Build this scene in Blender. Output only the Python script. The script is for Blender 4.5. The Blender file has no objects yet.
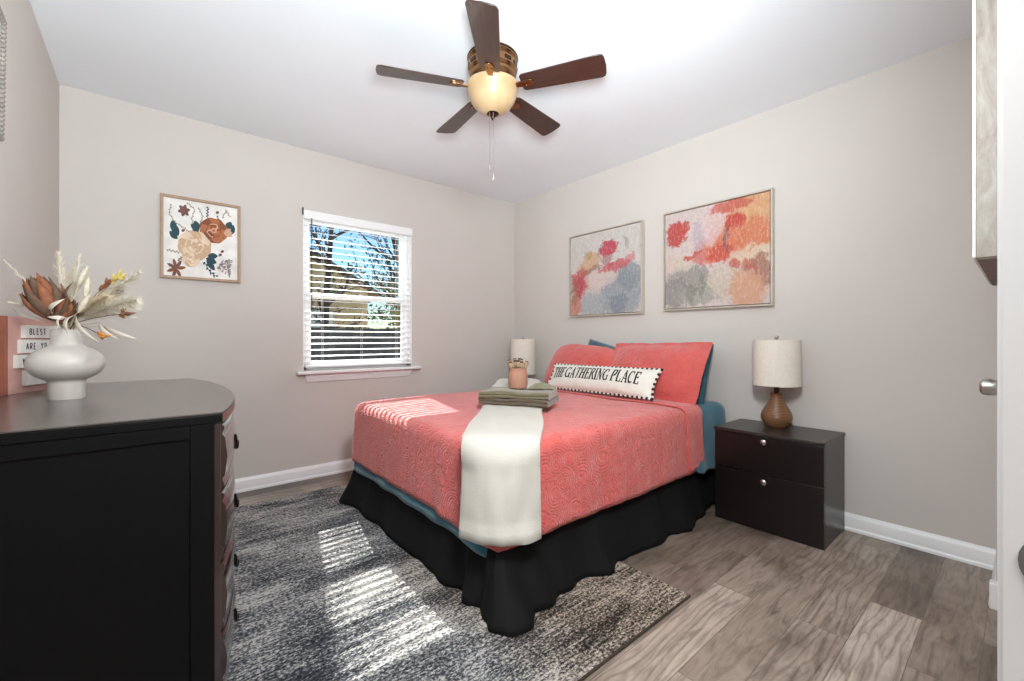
import bpy, bmesh, math, random
from mathutils import Vector, Matrix, noise

sc = bpy.context.scene
COL = sc.collection
R = math.radians
PI = math.pi
rnd = random.Random(7)

# ------------------------------------------------------------------ camera
CAMZ = 1.043
YAW = 40.055
cam_d = bpy.data.cameras.new('camera')
cam = bpy.data.objects.new('camera', cam_d)
COL.objects.link(cam)
cam.location = (0, 0, CAMZ)
cam.rotation_euler = (R(90), 0, R(-YAW))
cam_d.sensor_width = 36
cam_d.lens = 36 * 430.3 / 1024
cam_d.shift_y = -0.0025
cam_d.clip_start = 0.02
sc.camera = cam

# ------------------------------------------------------------------ world, sun, added fill lights, exposure
W = bpy.data.worlds.new('sky')
sc.world = W
W.use_nodes = True
nt = W.node_tree
nt.nodes.clear()
sky = nt.nodes.new('ShaderNodeTexSky')
sky.sky_type = 'NISHITA'
sky.sun_disc = False
sky.sun_elevation = R(40)
sky.sun_rotation = R(13)
sky.air_density = 1.6
sky.dust_density = 0.0
sky.ozone_density = 1.4
bg = nt.nodes.new('ShaderNodeBackground')
bg.inputs['Strength'].default_value = 0.14
wo = nt.nodes.new('ShaderNodeOutputWorld')
tint = nt.nodes.new('ShaderNodeMixRGB')
tint.blend_type = 'MULTIPLY'
tint.inputs[0].default_value = 1.0
tint.inputs[2].default_value = (0.62, 0.86, 1.2, 1)
nt.links.new(sky.outputs[0], tint.inputs[1])
nt.links.new(tint.outputs[0], bg.inputs[0])
nt.links.new(bg.outputs[0], wo.inputs[0])

SUN_DIR = Vector((-0.27, -1.175, -1.0)).normalized()
sl = bpy.data.lights.new('sun', 'SUN')
sl.energy = 20.0
sl.angle = R(0.53)
sl.color = (1.0, 0.96, 0.90)
so = bpy.data.objects.new('sun', sl)
COL.objects.link(so)
so.rotation_euler = SUN_DIR.to_track_quat('-Z', 'Y').to_euler()
so.location = (3, 12, 10)


def area_light(name, loc, target, sx, sy, power, col=(1, 1, 1), spread=180):
    l = bpy.data.lights.new(name, 'AREA')
    l.shape = 'RECTANGLE'
    l.size, l.size_y = sx, sy
    l.energy = power
    l.color = col
    l.spread = R(spread)
    o = bpy.data.objects.new(name, l)
    COL.objects.link(o)
    o.location = loc
    o.rotation_euler = (Vector(target) - Vector(loc)).to_track_quat('-Z', 'Y').to_euler()
    return o


# unseen fill lights added to brighten the room: hall, ceiling bounce, front
area_light('hall_fill', (0.1, -0.75, 2.38), (0.1, -0.74, 0), 0.5, 0.5, 18, (0.96, 0.98, 1.0))
area_light('bounce_fill', (0.20, 0.12, 1.4), (1.75, 1.9, 2.44), 0.35, 0.35, 16, (0.88, 0.965, 1.0), 88)
area_light('bounce_fill_left', (0.12, 0.10, 1.4), (-0.38, 2.1, 2.15), 0.35, 0.35, 14, (0.88, 0.965, 1.0), 80)
area_light('bounce_fill_right', (0.22, 0.14, 1.4), (2.1, 1.1, 2.44), 0.35, 0.35, 6, (0.88, 0.965, 1.0), 78)
area_light('front_fill', (0.40, 0.16, 2.0), (1.60, 1.65, 0.40), 0.28, 0.4, 34, (0.91, 0.97, 1.0), 150)  # added fill above the camera for the bed and floor

sc.view_settings.view_transform = 'Standard'
sc.view_settings.look = 'None'
sc.view_settings.gamma = 1
sc.view_settings.exposure = -0.06
sc.view_settings.use_curve_mapping = False
sc.cycles.max_bounces = 10
sc.cycles.diffuse_bounces = 6
sc.cycles.transparent_max_bounces = 12
sc.cycles.use_denoising = True
sc.cycles.sample_clamp_indirect = 6


# ------------------------------------------------------------------ colour and materials
def lin(c):
    c /= 255.0
    return c / 12.92 if c <= 0.04045 else ((c + 0.055) / 1.055) ** 2.4


def S(r, g, b):
    return (lin(r), lin(g), lin(b), 1.0)


class NT:
    """tiny helper for building node trees"""

    def __init__(self, name):
        self.m = bpy.data.materials.new(name)
        self.m.use_nodes = True
        self.t = self.m.node_tree
        self.p = self.t.nodes['Principled BSDF']

    def n(self, typ, **kw):
        nd = self.t.nodes.new('ShaderNode' + typ)
        for k, v in kw.items():
            setattr(nd, k, v)
        return nd

    def l(self, a, b):
        self.t.links.new(a, b)

    def val(self, sock, v):
        if hasattr(v, 'is_output') or isinstance(v, bpy.types.NodeSocket):
            self.l(v, sock)
        else:
            sock.default_value = v

    def math(self, op, a, b=0.0, c=None, clamp=False):
        nd = self.n('Math', operation=op, use_clamp=clamp)
        self.val(nd.inputs[0], a)
        self.val(nd.inputs[1], b)
        if c is not None:
            self.val(nd.inputs[2], c)
        return nd.outputs[0]

    def mix(self, f, a, b, blend='MIX'):
        nd = self.n('MixRGB', blend_type=blend)
        self.val(nd.inputs[0], f)
        self.val(nd.inputs[1], a)
        self.val(nd.inputs[2], b)
        return nd.outputs[0]

    def ramp(self, f, stops, interp='LINEAR'):
        nd = self.n('ValToRGB')
        nd.color_ramp.interpolation = interp
        els = nd.color_ramp.elements
        while len(els) < len(stops):
            els.new(0.5)
        for e, (p, c) in zip(els, stops):
            e.position = p
            e.color = c if len(c) == 4 else (*c, 1)
        self.l(f, nd.inputs[0])
        return nd.outputs[0]

    def coord(self, which='Object', scale=(1, 1, 1), loc=(0, 0, 0), rot=(0, 0, 0)):
        tc = self.n('TexCoord')
        mp = self.n('Mapping')
        mp.inputs['Location'].default_value = loc
        mp.inputs['Rotation'].default_value = rot
        mp.inputs['Scale'].default_value = scale
        self.l(tc.outputs[which], mp.inputs[0])
        return mp.outputs[0]

    def noise(self, vec, scale=5, detail=4, rough=0.5, dist=0.0):
        nd = self.n('TexNoise')
        self.l(vec, nd.inputs['Vector'])
        nd.inputs['Scale'].default_value = scale
        nd.inputs['Detail'].default_value = detail
        nd.inputs['Roughness'].default_value = rough
        nd.inputs['Distortion'].default_value = dist
        return nd.outputs[0]

    def bump(self, h, strength=0.3, dist=0.01):
        nd = self.n('Bump')
        nd.inputs['Strength'].default_value = strength
        nd.inputs['Distance'].default_value = dist
        self.l(h, nd.inputs['Height'])
        self.l(nd.outputs[0], self.p.inputs['Normal'])
        return nd

    def base(self, c):
        self.val(self.p.inputs['Base Color'], c)

    def set(self, **kw):
        for k, v in kw.items():
            self.val(self.p.inputs[k.replace('_', ' ')], v)
        return self


def plain(name, c, rough=0.5, metal=0.0, nscale=0, namt=0.12, bump=0.0, bscale=200, sheen=0, coat=0, spec=0.5):
    """principled colour with a little procedural mottling"""
    k = NT(name)
    k.set(Roughness=rough, Metallic=metal)
    k.p.inputs['Specular IOR Level'].default_value = spec
    if sheen:
        k.p.inputs['Sheen Weight'].default_value = sheen
    if coat:
        k.p.inputs['Coat Weight'].default_value = coat
        k.p.inputs['Coat Roughness'].default_value = 0.12
    co = k.coord()
    nz = k.noise(co, nscale or 14, 3)
    dark = tuple(x * (1 - namt) for x in c[:3]) + (1,)
    lite = tuple(min(1, x * (1 + namt)) for x in c[:3]) + (1,)
    k.base(k.ramp(nz, [(0.3, dark), (0.7, lite)]))
    if bump:
        k.bump(k.noise(co, bscale, 2), bump, 0.002)
    return k.m


M = {}
M['wall'] = plain('greige_wall_paint', S(204, 197, 191), 0.75, 0, 3, 0.012, 0.06, 350)
M['ceiling'] = plain('white_ceiling_paint', S(236, 241, 245), 0.85, 0, 2.2, 0.012, 0.08, 260)
M['trim'] = plain('white_gloss_trim_paint', S(238, 238, 238), 0.35, 0, 5, 0.01)
M['vinyl'] = plain('white_window_vinyl', S(240, 241, 242), 0.4, 0, 5, 0.01)
M['slat'] = plain('white_blind_slat', S(240, 240, 240), 0.45, 0, 5, 0.01)
M['black_wood'] = plain('black_painted_wood', S(8, 8, 9), 0.5, 0, 30, 0.15, 0.05, 90, 0, 0, 0.2)
M['dresser_front'] = plain('dark_stained_dresser_front', S(52, 38, 35), 0.22, 0, 12, 0.2, 0, 90, 0, 1.0)
M['red_wood'] = plain('worn_mahogany_edge', S(112, 66, 54), 0.32, 0, 18, 0.2)
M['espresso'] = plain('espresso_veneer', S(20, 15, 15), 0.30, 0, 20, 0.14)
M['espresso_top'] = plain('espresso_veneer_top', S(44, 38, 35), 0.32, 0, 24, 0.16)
M['nickel'] = plain('brushed_nickel', S(190, 186, 180), 0.28, 1.0, 40, 0.05)
M['iron'] = plain('dark_iron_pull', S(44, 40, 38), 0.35, 0.8, 40, 0.1)
M['bronze'] = plain('antique_brass', S(150, 112, 78), 0.25, 1.0, 25, 0.12)
M['bronze_dark'] = plain('dark_bronze', S(66, 48, 38), 0.3, 0.9, 25, 0.15)
M['teal'] = plain('teal_cotton', S(34, 102, 124), 0.8, 0, 9, 0.12, 0.3, 60, 0.3)
M['dteal'] = plain('dark_teal_cotton', S(40, 84, 98), 0.8, 0, 9, 0.12, 0.3, 60, 0.3)
M['black_cloth'] = plain('black_skirt_cloth', S(13, 12, 13), 0.8, 0, 6, 0.15, 0.15, 240, 0, 0, 0.25)
M['mattress'] = plain('white_ticking', S(225, 222, 216), 0.8)
M['fleece'] = plain('white_fleece', S(196, 191, 181), 0.95, 0, 5, 0.03, 0.35, 120, 0.15)
M['olive'] = plain('olive_terry', S(112, 103, 76), 0.95, 0, 20, 0.12, 0.5, 260, 0.4)
M['taupe'] = plain('taupe_terry', S(98, 82, 62), 0.95, 0, 20, 0.12, 0.5, 260, 0.4)
M['sage'] = plain('sage_terry', S(130, 126, 102), 0.95, 0, 20, 0.12, 0.5, 260, 0.4)
M['shade'] = plain('cream_linen_shade', S(226, 218, 204), 0.85, 0, 60, 0.04, 0.2, 400)
M['white_ceramic'] = plain('matte_white_ceramic', S(194, 188, 181), 0.45, 0, 30, 0.02)
M['clay'] = plain('pink_clay', S(172, 126, 104), 0.7, 0, 30, 0.08, 0.15, 150)
M['cream'] = plain('cream_canvas', S(226, 223, 212), 0.85, 0, 20, 0.03, 0.3, 500)
M['ink'] = plain('black_print', S(38, 36, 38), 0.8)
M['white_felt'] = plain('white_trim_yarn', S(222, 218, 208), 0.9)
M['pink'] = plain('dusty_pink_board', S(205, 160, 150), 0.7, 0, 30, 0.05)
M['pink_edge'] = plain('rust_pink_board_edge', S(150, 88, 70), 0.7, 0, 30, 0.08)
M['white_strip'] = plain('white_word_strip', S(232, 230, 224), 0.6)
M['oak'] = plain('light_oak_frame', S(166, 138, 110), 0.5, 0, 40, 0.12)
M['silver_frame'] = plain('champagne_frame', S(196, 188, 174), 0.35, 0.35, 30, 0.05)
M['gap'] = plain('frame_shadow_gap_wood', S(92, 84, 78), 0.6)
M['paper'] = plain('white_print_paper', S(236, 233, 228), 0.8)
M['rust'] = plain('rust_dried_petal', S(128, 76, 48), 0.75, 0, 60, 0.22)
M['rust_dark'] = plain('brown_dried_petal', S(92, 68, 52), 0.8, 0, 60, 0.2)
M['straw'] = plain('straw', S(206, 190, 160), 0.85, 0, 60, 0.1)
M['ivory'] = plain('ivory_plume', S(208, 199, 180), 0.9, 0, 60, 0.06)
M['bleached'] = plain('bleached_leaf', S(206, 196, 182), 0.8, 0, 40, 0.06)
M['orange'] = plain('orange_dried_bud', S(196, 132, 64), 0.75, 0, 60, 0.15)
M['yellowgreen'] = plain('yellow_green_bud', S(190, 168, 80), 0.75, 0, 60, 0.15)
M['tan_pod'] = plain('tan_seed_pod', S(178, 150, 122), 0.8, 0, 60, 0.14)
M['dark_pod'] = plain('dark_pod_tip', S(70, 60, 56), 0.8)
M['strike'] = plain('strike_plate_metal', S(150, 150, 150), 0.35, 0.9)
M['dark_hole'] = plain('latch_hole_shadow_metal', S(60, 60, 62), 0.5, 0.5)
M['cord'] = plain('white_cord', S(225, 225, 222), 0.7)
M['dark_metal'] = plain('dark_bracket', S(60, 58, 56), 0.5, 0.5)
M['bead'] = plain('grey_wood_bead', S(128, 120, 112), 0.6, 0, 30, 0.2)
M['fence'] = plain('weathered_dark_fence_wood', S(92, 90, 90), 0.85, 0, 4, 0.35)
M['siding'] = plain('tan_siding', S(220, 196, 158), 0.8, 0, 2, 0.15)
M['roof'] = plain('brown_shingle', S(104, 88, 76), 0.9, 0, 6, 0.25)
M['bark'] = plain('tree_bark', S(72, 62, 54), 0.9, 0, 10, 0.25)
M['leaf'] = plain('olive_green_leaf', S(96, 104, 68), 0.7, 0, 3, 0.3)
M['leaf_dark'] = plain('dark_green_leaf', S(58, 70, 50), 0.7, 0, 3, 0.3)
M['leaf_yellow'] = plain('yellow_green_leaf', S(158, 152, 78), 0.7, 0, 3, 0.25)
M['lawn'] = plain('dry_winter_lawn', S(172, 160, 128), 0.95, 0, 3, 0.2)
M['hallwall'] = plain('hall_wall_paint', S(210, 202, 196), 0.8, 0, 3, 0.01)


def mat_mirror():
    k = NT('mirror_silvering')
    k.set(Roughness=0.03, Metallic=1.0)
    k.base(k.ramp(k.noise(k.coord(), 3, 2), [(0, (0.80, 0.81, 0.82)), (1, (0.83, 0.84, 0.85))]))
    return k.m


M['mirror'] = mat_mirror()


def mat_glass():
    k = NT('clear_window_glass')
    k.t.nodes.remove(k.p)
    tr = k.n('BsdfTransparent')
    tr.inputs[0].default_value = (0.93, 0.95, 0.95, 1)
    gl = k.n('BsdfGlossy')
    gl.inputs['Roughness'].default_value = 0.02
    fr = k.n('Fresnel')
    fr.inputs[0].default_value = 1.45
    mx = k.n('MixShader')
    f2 = k.math('MULTIPLY', fr.outputs[0], 0.6)
    k.l(f2, mx.inputs[0])
    k.l(tr.outputs[0], mx.inputs[1])
    k.l(gl.outputs[0], mx.inputs[2])
    out = [n for n in k.t.nodes if n.type == 'OUTPUT_MATERIAL'][0]
    k.l(mx.outputs[0], out.inputs[0])
    return k.m


M['glass'] = mat_glass()


def mat_bowl():
    k = NT('alabaster_glass_bowl')
    nz = k.noise(k.coord(), 12, 3)
    c = k.ramp(nz, [(0.3, S(168, 140, 104)), (0.7, S(186, 160, 124))])
    k.base(c)
    k.set(Roughness=0.3)
    k.l(c, k.p.inputs['Emission Color'])
    k.p.inputs['Emission Strength'].default_value = 0.07
    return k.m


M['bowl'] = mat_bowl()


def mat_blade():
    k = NT('walnut_fan_blade')
    co = k.coord(scale=(2, 26, 26))
    nz = k.noise(co, 3, 5, 0.6, 1.5)
    k.base(k.ramp(nz, [(0.3, S(40, 25, 20)), (0.7, S(72, 44, 36))]))
    k.set(Roughness=0.33)
    k.p.inputs['Coat Weight'].default_value = 0.3
    return k.m


M['blade'] = mat_blade()


def mat_dresser_top():
    k = NT('worn_dark_dresser_top')
    nz = k.noise(k.coord(scale=(4, 1, 1)), 3, 3, 0.5, 0.2)
    k.base(k.ramp(nz, [(0.25, S(58, 49, 45)), (0.8, S(74, 64, 58))]))
    k.set(Roughness=0.3)
    k.p.inputs['Coat Weight'].default_value = 0.7
    k.p.inputs['Coat Roughness'].default_value = 0.22
    return k.m


M['dresser_top'] = mat_dresser_top()


def mat_lamp_base():
    k = NT('carved_brown_wood')
    co = k.coord()
    w = k.n('TexWave', wave_type='BANDS', bands_direction='Z')
    k.l(co, w.inputs['Vector'])
    w.inputs['Scale'].default_value = 38
    w.inputs['Distortion'].default_value = 3.5
    w.inputs['Detail'].default_value = 3
    k.base(k.ramp(w.outputs[1], [(0.1, S(84, 54, 34)), (0.9, S(146, 104, 68))]))
    k.set(Roughness=0.38)
    k.bump(w.outputs[1], 0.25, 0.004)
    return k.m


M['lampwood'] = mat_lamp_base()


def mat_floor():
    k = NT('vinyl_plank_floor')
    co = k.coord()
    br = k.n('TexBrick')
    k.l(co, br.inputs['Vector'])
    br.offset = 0.37
    br.offset_frequency = 2
    br.squash = 1.0
    br.inputs['Color1'].default_value = (0, 0, 0, 1)
    br.inputs['Color2'].default_value = (1, 1, 1, 1)
    br.inputs['Mortar'].default_value = (0.5, 0.5, 0.5, 1)
    br.inputs['Scale'].default_value = 1.0
    br.inputs['Mortar Size'].default_value = 0.0012
    br.inputs['Mortar Smooth'].default_value = 0.1
    br.inputs['Brick Width'].default_value = 0.92
    br.inputs['Row Height'].default_value = 0.152
    rv = br.outputs['Color']
    # per-plank offset for the grain
    cmb = k.n('CombineXYZ')
    k.l(k.math('MULTIPLY', rv, 37.0), cmb.inputs[0])
    k.l(k.math('MULTIPLY', rv, 11.0), cmb.inputs[1])
    k.l(k.math('MULTIPLY', rv, 53.0), cmb.inputs[2])
    ad = k.n('VectorMath', operation='ADD')
    k.l(co, ad.inputs[0])
    k.l(cmb.outputs[0], ad.inputs[1])
    mp = k.n('Mapping')
    mp.inputs['Scale'].default_value = (1.6, 11, 1)
    k.l(ad.outputs[0], mp.inputs[0])
    g1 = k.noise(mp.outputs[0], 2.6, 7, 0.65, 1.2)
    mp2 = k.n('Mapping')
    mp2.inputs['Scale'].default_value = (1.0, 4.5, 1)
    k.l(ad.outputs[0], mp2.inputs[0])
    wv = k.n('TexWave', wave_type='BANDS', bands_direction='Y')
    k.l(mp2.outputs[0], wv.inputs['Vector'])
    wv.inputs['Scale'].default_value = 2.4
    wv.inputs['Distortion'].default_value = 14
    wv.inputs['Detail'].default_value = 2.5
    wv.inputs['Detail Scale'].default_value = 0.9
    plank = k.ramp(rv, [(0.0, S(134, 119, 107)), (0.3, S(160, 144, 130)), (0.6, S(172, 156, 142)),
                        (0.82, S(184, 168, 154)), (1.0, S(208, 194, 180))])
    grain = k.ramp(g1, [(0.28, S(128, 120, 112)), (0.5, S(218, 216, 214)), (0.72, S(255, 255, 255))])
    c = k.mix(0.85, plank, grain, 'MULTIPLY')
    # swirling cathedral grain on the pale planks
    wg = k.ramp(wv.outputs[1], [(0.0, S(150, 140, 132)), (0.35, S(255, 255, 255))])
    fac = k.math('MULTIPLY', k.math('GREATER_THAN', rv, 0.62), 0.42)
    c = k.mix(fac, c, wg, 'MULTIPLY')
    # smoky dark clouds
    cl = k.noise(co, 1.9, 4, 0.6)
    cr = k.ramp(cl, [(0.38, S(150, 142, 138)), (0.56, S(255, 255, 255))])
    c = k.mix(0.75, c, cr, 'MULTIPLY')
    c = k.mix(k.math('MULTIPLY', br.outputs['Fac'], 0.55), c, S(52, 44, 38))
    k.base(c)
    k.set(Roughness=k.ramp(g1, [(0.2, (0.42, 0.42, 0.42)), (0.8, (0.3, 0.3, 0.3))]))
    k.bump(k.math('SUBTRACT', g1, k.math('MULTIPLY', br.outputs['Fac'], 2.0)), 0.12, 0.003)
    return k.m


M['floor'] = mat_floor()


def mat_rug():
    k = NT('distressed_grey_rug_pile')
    co = k.coord()
    # fine woven flecks
    fl = k.noise(k.coord(scale=(1, 1.6, 1)), 78, 2, 0.75)
    # streaks across the rug
    st = k.noise(k.coord(scale=(2.2, 24, 1)), 2.2, 5, 0.7)
    st2 = k.noise(k.coord(scale=(5, 60, 1)), 2.0, 4, 0.7)
    # large blocks
    bl = k.noise(k.coord(scale=(1.5, 3.0, 1), loc=(0.35, 0.2, 0)), 1.3, 3, 0.6, 0.4)
    def dev(x, w):
        return k.math('MULTIPLY', k.math('SUBTRACT', x, 0.5), w)
    h = k.math('ADD', dev(st, 0.45), dev(bl, 0.75))
    h = k.math('ADD', h, dev(st2, 0.28))
    h = k.math('ADD', h, dev(fl, 0.95))
    h = k.math('ADD', h, 0.582)
    cool = k.ramp(h, [(0.40, S(42, 45, 50)), (0.52, S(82, 84, 88)), (0.60, S(132, 132, 132)), (0.70, S(196, 193, 188))])
    warm = k.ramp(h, [(0.42, S(40, 38, 36)), (0.52, S(96, 86, 76)), (0.60, S(146, 132, 118)), (0.70, S(198, 184, 168))])
    wz = k.noise(co, 0.9, 2, 0.5)
    sep = k.n('SeparateXYZ')
    k.l(co, sep.inputs[0])
    wx = k.math('ADD', k.math('MULTIPLY', sep.outputs[0], 0.9), k.math('MULTIPLY', wz, 0.8))
    wf = k.ramp(wx, [(0.42, (0, 0, 0)), (0.75, (1, 1, 1))])
    k.base(k.mix(wf, cool, warm))
    k.set(Roughness=0.95)
    k.p.inputs['Specular IOR Level'].default_value = 0.1
    k.bump(k.math('ADD', fl, k.math('MULTIPLY', st2, 0.7)), 0.9, 0.010)
    return k.m


M['rug'] = mat_rug()
M['rug_edge'] = plain('rug_bound_edge', S(66, 56, 46), 0.9, 0, 60, 0.25)


def mat_quilt(name, c_lo, c_hi, strength=0.8):
    k = NT(name)
    co = k.coord()
    # stitched scrolls: rings wandering over the cloth
    wv = k.n('TexWave', wave_type='RINGS', rings_direction='SPHERICAL')
    vo = k.n('TexVoronoi', feature='F1')
    k.l(co, vo.inputs['Vector'])
    vo.inputs['Scale'].default_value = 9.5
    nzv = k.n('TexNoise')
    k.l(co, nzv.inputs['Vector'])
    nzv.inputs['Scale'].default_value = 9
    d = k.math('ADD', k.math('MULTIPLY', vo.outputs['Distance'], 30.0), k.math('MULTIPLY', nzv.outputs[0], 9.0))
    ring = k.math('SINE', d)
    stitch = k.math('POWER', k.math('ABSOLUTE', ring), 0.45)
    puck = k.noise(co, 46, 3, 0.6)
    wr = k.noise(co, 13, 4, 0.6, 0.8)
    h = k.math('ADD', k.math('MULTIPLY', stitch, 0.38), k.math('MULTIPLY', puck, 0.8))
    h = k.math('ADD', h, k.math('MULTIPLY', wr, 1.1))
    k.base(k.ramp(k.noise(co, 5, 4), [(0.3, c_lo), (0.7, c_hi)]))
    k.set(Roughness=0.72)
    k.p.inputs['Sheen Weight'].default_value = 0.35
    k.bump(h, strength, 0.012)
    return k.m


M['coral'] = mat_quilt('coral_quilted_cotton', S(208, 82, 76), S(217, 96, 88))
M['coral_plain'] = plain('coral_binding', S(208, 96, 88), 0.75, 0, 9, 0.05, 0.2, 120, 0.3)


def mat_washed():
    k = NT('whitewashed_wood')
    nz = k.noise(k.coord(scale=(1, 6, 1.6)), 5, 6, 0.65, 1.4)
    k.base(k.ramp(nz, [(0.25, S(104, 86, 74)), (0.42, S(134, 124, 113)), (0.75, S(160, 156, 146))]))
    k.set(Roughness=0.55)
    k.bump(nz, 0.3, 0.004)
    return k.m


M['washed'] = mat_washed()
M['washed_under'] = plain('brown_washed_end_grain', S(132, 116, 104), 0.7, 0, 26, 0.2)


def mat_painting(name, bgc, blobs, seed=0.0):
    """abstract brushwork: soft-edged ragged patches laid over one another in canvas coordinates"""
    k = NT(name)
    tc = k.n('TexCoord')
    uv = tc.outputs['Generated']
    sep = k.n('SeparateXYZ')
    k.l(uv, sep.inputs[0])
    U0, V0 = sep.outputs[1], sep.outputs[2]      # the canvas hangs in the y-z plane
    u_raw = k.math('SUBTRACT', 1.0, U0)           # 0 at the viewer's left
    cmb = k.n('CombineXYZ')
    k.l(u_raw, cmb.inputs[0])
    k.l(V0, cmb.inputs[1])
    cmb.inputs[2].default_value = seed
    v = cmb.outputs[0]
    n1 = k.noise(v, 7, 4, 0.65)
    mpv = k.n('Mapping')
    mpv.inputs['Location'].default_value = (3.1, 7.7, 1.3)
    k.l(v, mpv.inputs[0])
    n2 = k.noise(mpv.outputs[0], 7, 4, 0.65)
    mps = k.n('Mapping')
    mps.inputs['Scale'].default_value = (10, 2.2, 1)
    k.l(v, mps.inputs[0])
    st = k.noise(mps.outputs[0], 4, 4, 0.7)
    U = k.math('ADD', u_raw, k.math('MULTIPLY', k.math('SUBTRACT', n1, 0.5), 0.22))
    V = k.math('ADD', V0, k.math('MULTIPLY', k.math('SUBTRACT', n2, 0.5), 0.22))
    fine = k.noise(v, 30, 4, 0.7)
    c = k.mix(k.ramp(st, [(0.35, (0, 0, 0)), (0.65, (1, 1, 1))]), tuple(x * .82 for x in bgc[0][:3]) + (1,), tuple(x * .82 for x in bgc[1][:3]) + (1,))
    def pig(q):
        return tuple(x * 0.78 for x in q[:3]) + (1,)
    for (cx, cy, rx, ry, ang, col, op) in blobs:
        col = pig(col)
        ca, sa = math.cos(R(ang)), math.sin(R(ang))
        du = k.math('SUBTRACT', U, cx)
        dv = k.math('SUBTRACT', V, cy)
        a = k.math('ADD', k.math('MULTIPLY', du, ca / rx), k.math('MULTIPLY', dv, sa / rx))
        b = k.math('SUBTRACT', k.math('MULTIPLY', dv, ca / ry), k.math('MULTIPLY', du, sa / ry))
        d = k.math('SQRT', k.math('ADD', k.math('MULTIPLY', a, a), k.math('MULTIPLY', b, b)))
        d = k.math('ADD', d, k.math('MULTIPLY', k.math('SUBTRACT', fine, 0.5), 0.9))
        d = k.math('ADD', d, k.math('MULTIPLY', k.math('SUBTRACT', st, 0.5), 0.7))
        f = k.n('MapRange', interpolation_type='SMOOTHSTEP')
        k.l(d, f.inputs[0])
        f.inputs[1].default_value = 0.75
        f.inputs[2].default_value = 1.15
        f.inputs[3].default_value = op
        f.inputs[4].default_value = 0.0
        c = k.mix(f.outputs[0], c, col)
    mpb = k.n('Mapping')
    mpb.inputs['Scale'].default_value = (26, 5, 1)
    mpb.inputs['Rotation'].default_value = (0, 0, 0.5)
    k.l(v, mpb.inputs[0])
    dry = k.noise(mpb.outputs[0], 3, 5, 0.75, 0.6)
    c = k.mix(k.math('MULTIPLY', k.ramp(dry, [(0.52, (0, 0, 0)), (0.68, (1, 1, 1))]), 0.42), c, S(226, 212, 204))
    c = k.mix(k.math('MULTIPLY', k.ramp(dry, [(0.30, (1, 1, 1)), (0.42, (0, 0, 0))]), 0.30), c, S(150, 118, 110))
    wash = k.ramp(fine, [(0.3, S(205, 200, 196)), (0.6, S(255, 255, 255))])
    c = k.mix(0.4, c, wash, 'MULTIPLY')
    k.base(c)
    k.set(Roughness=0.6)
    k.bump(fine, 0.3, 0.003)
    return k.m


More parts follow.
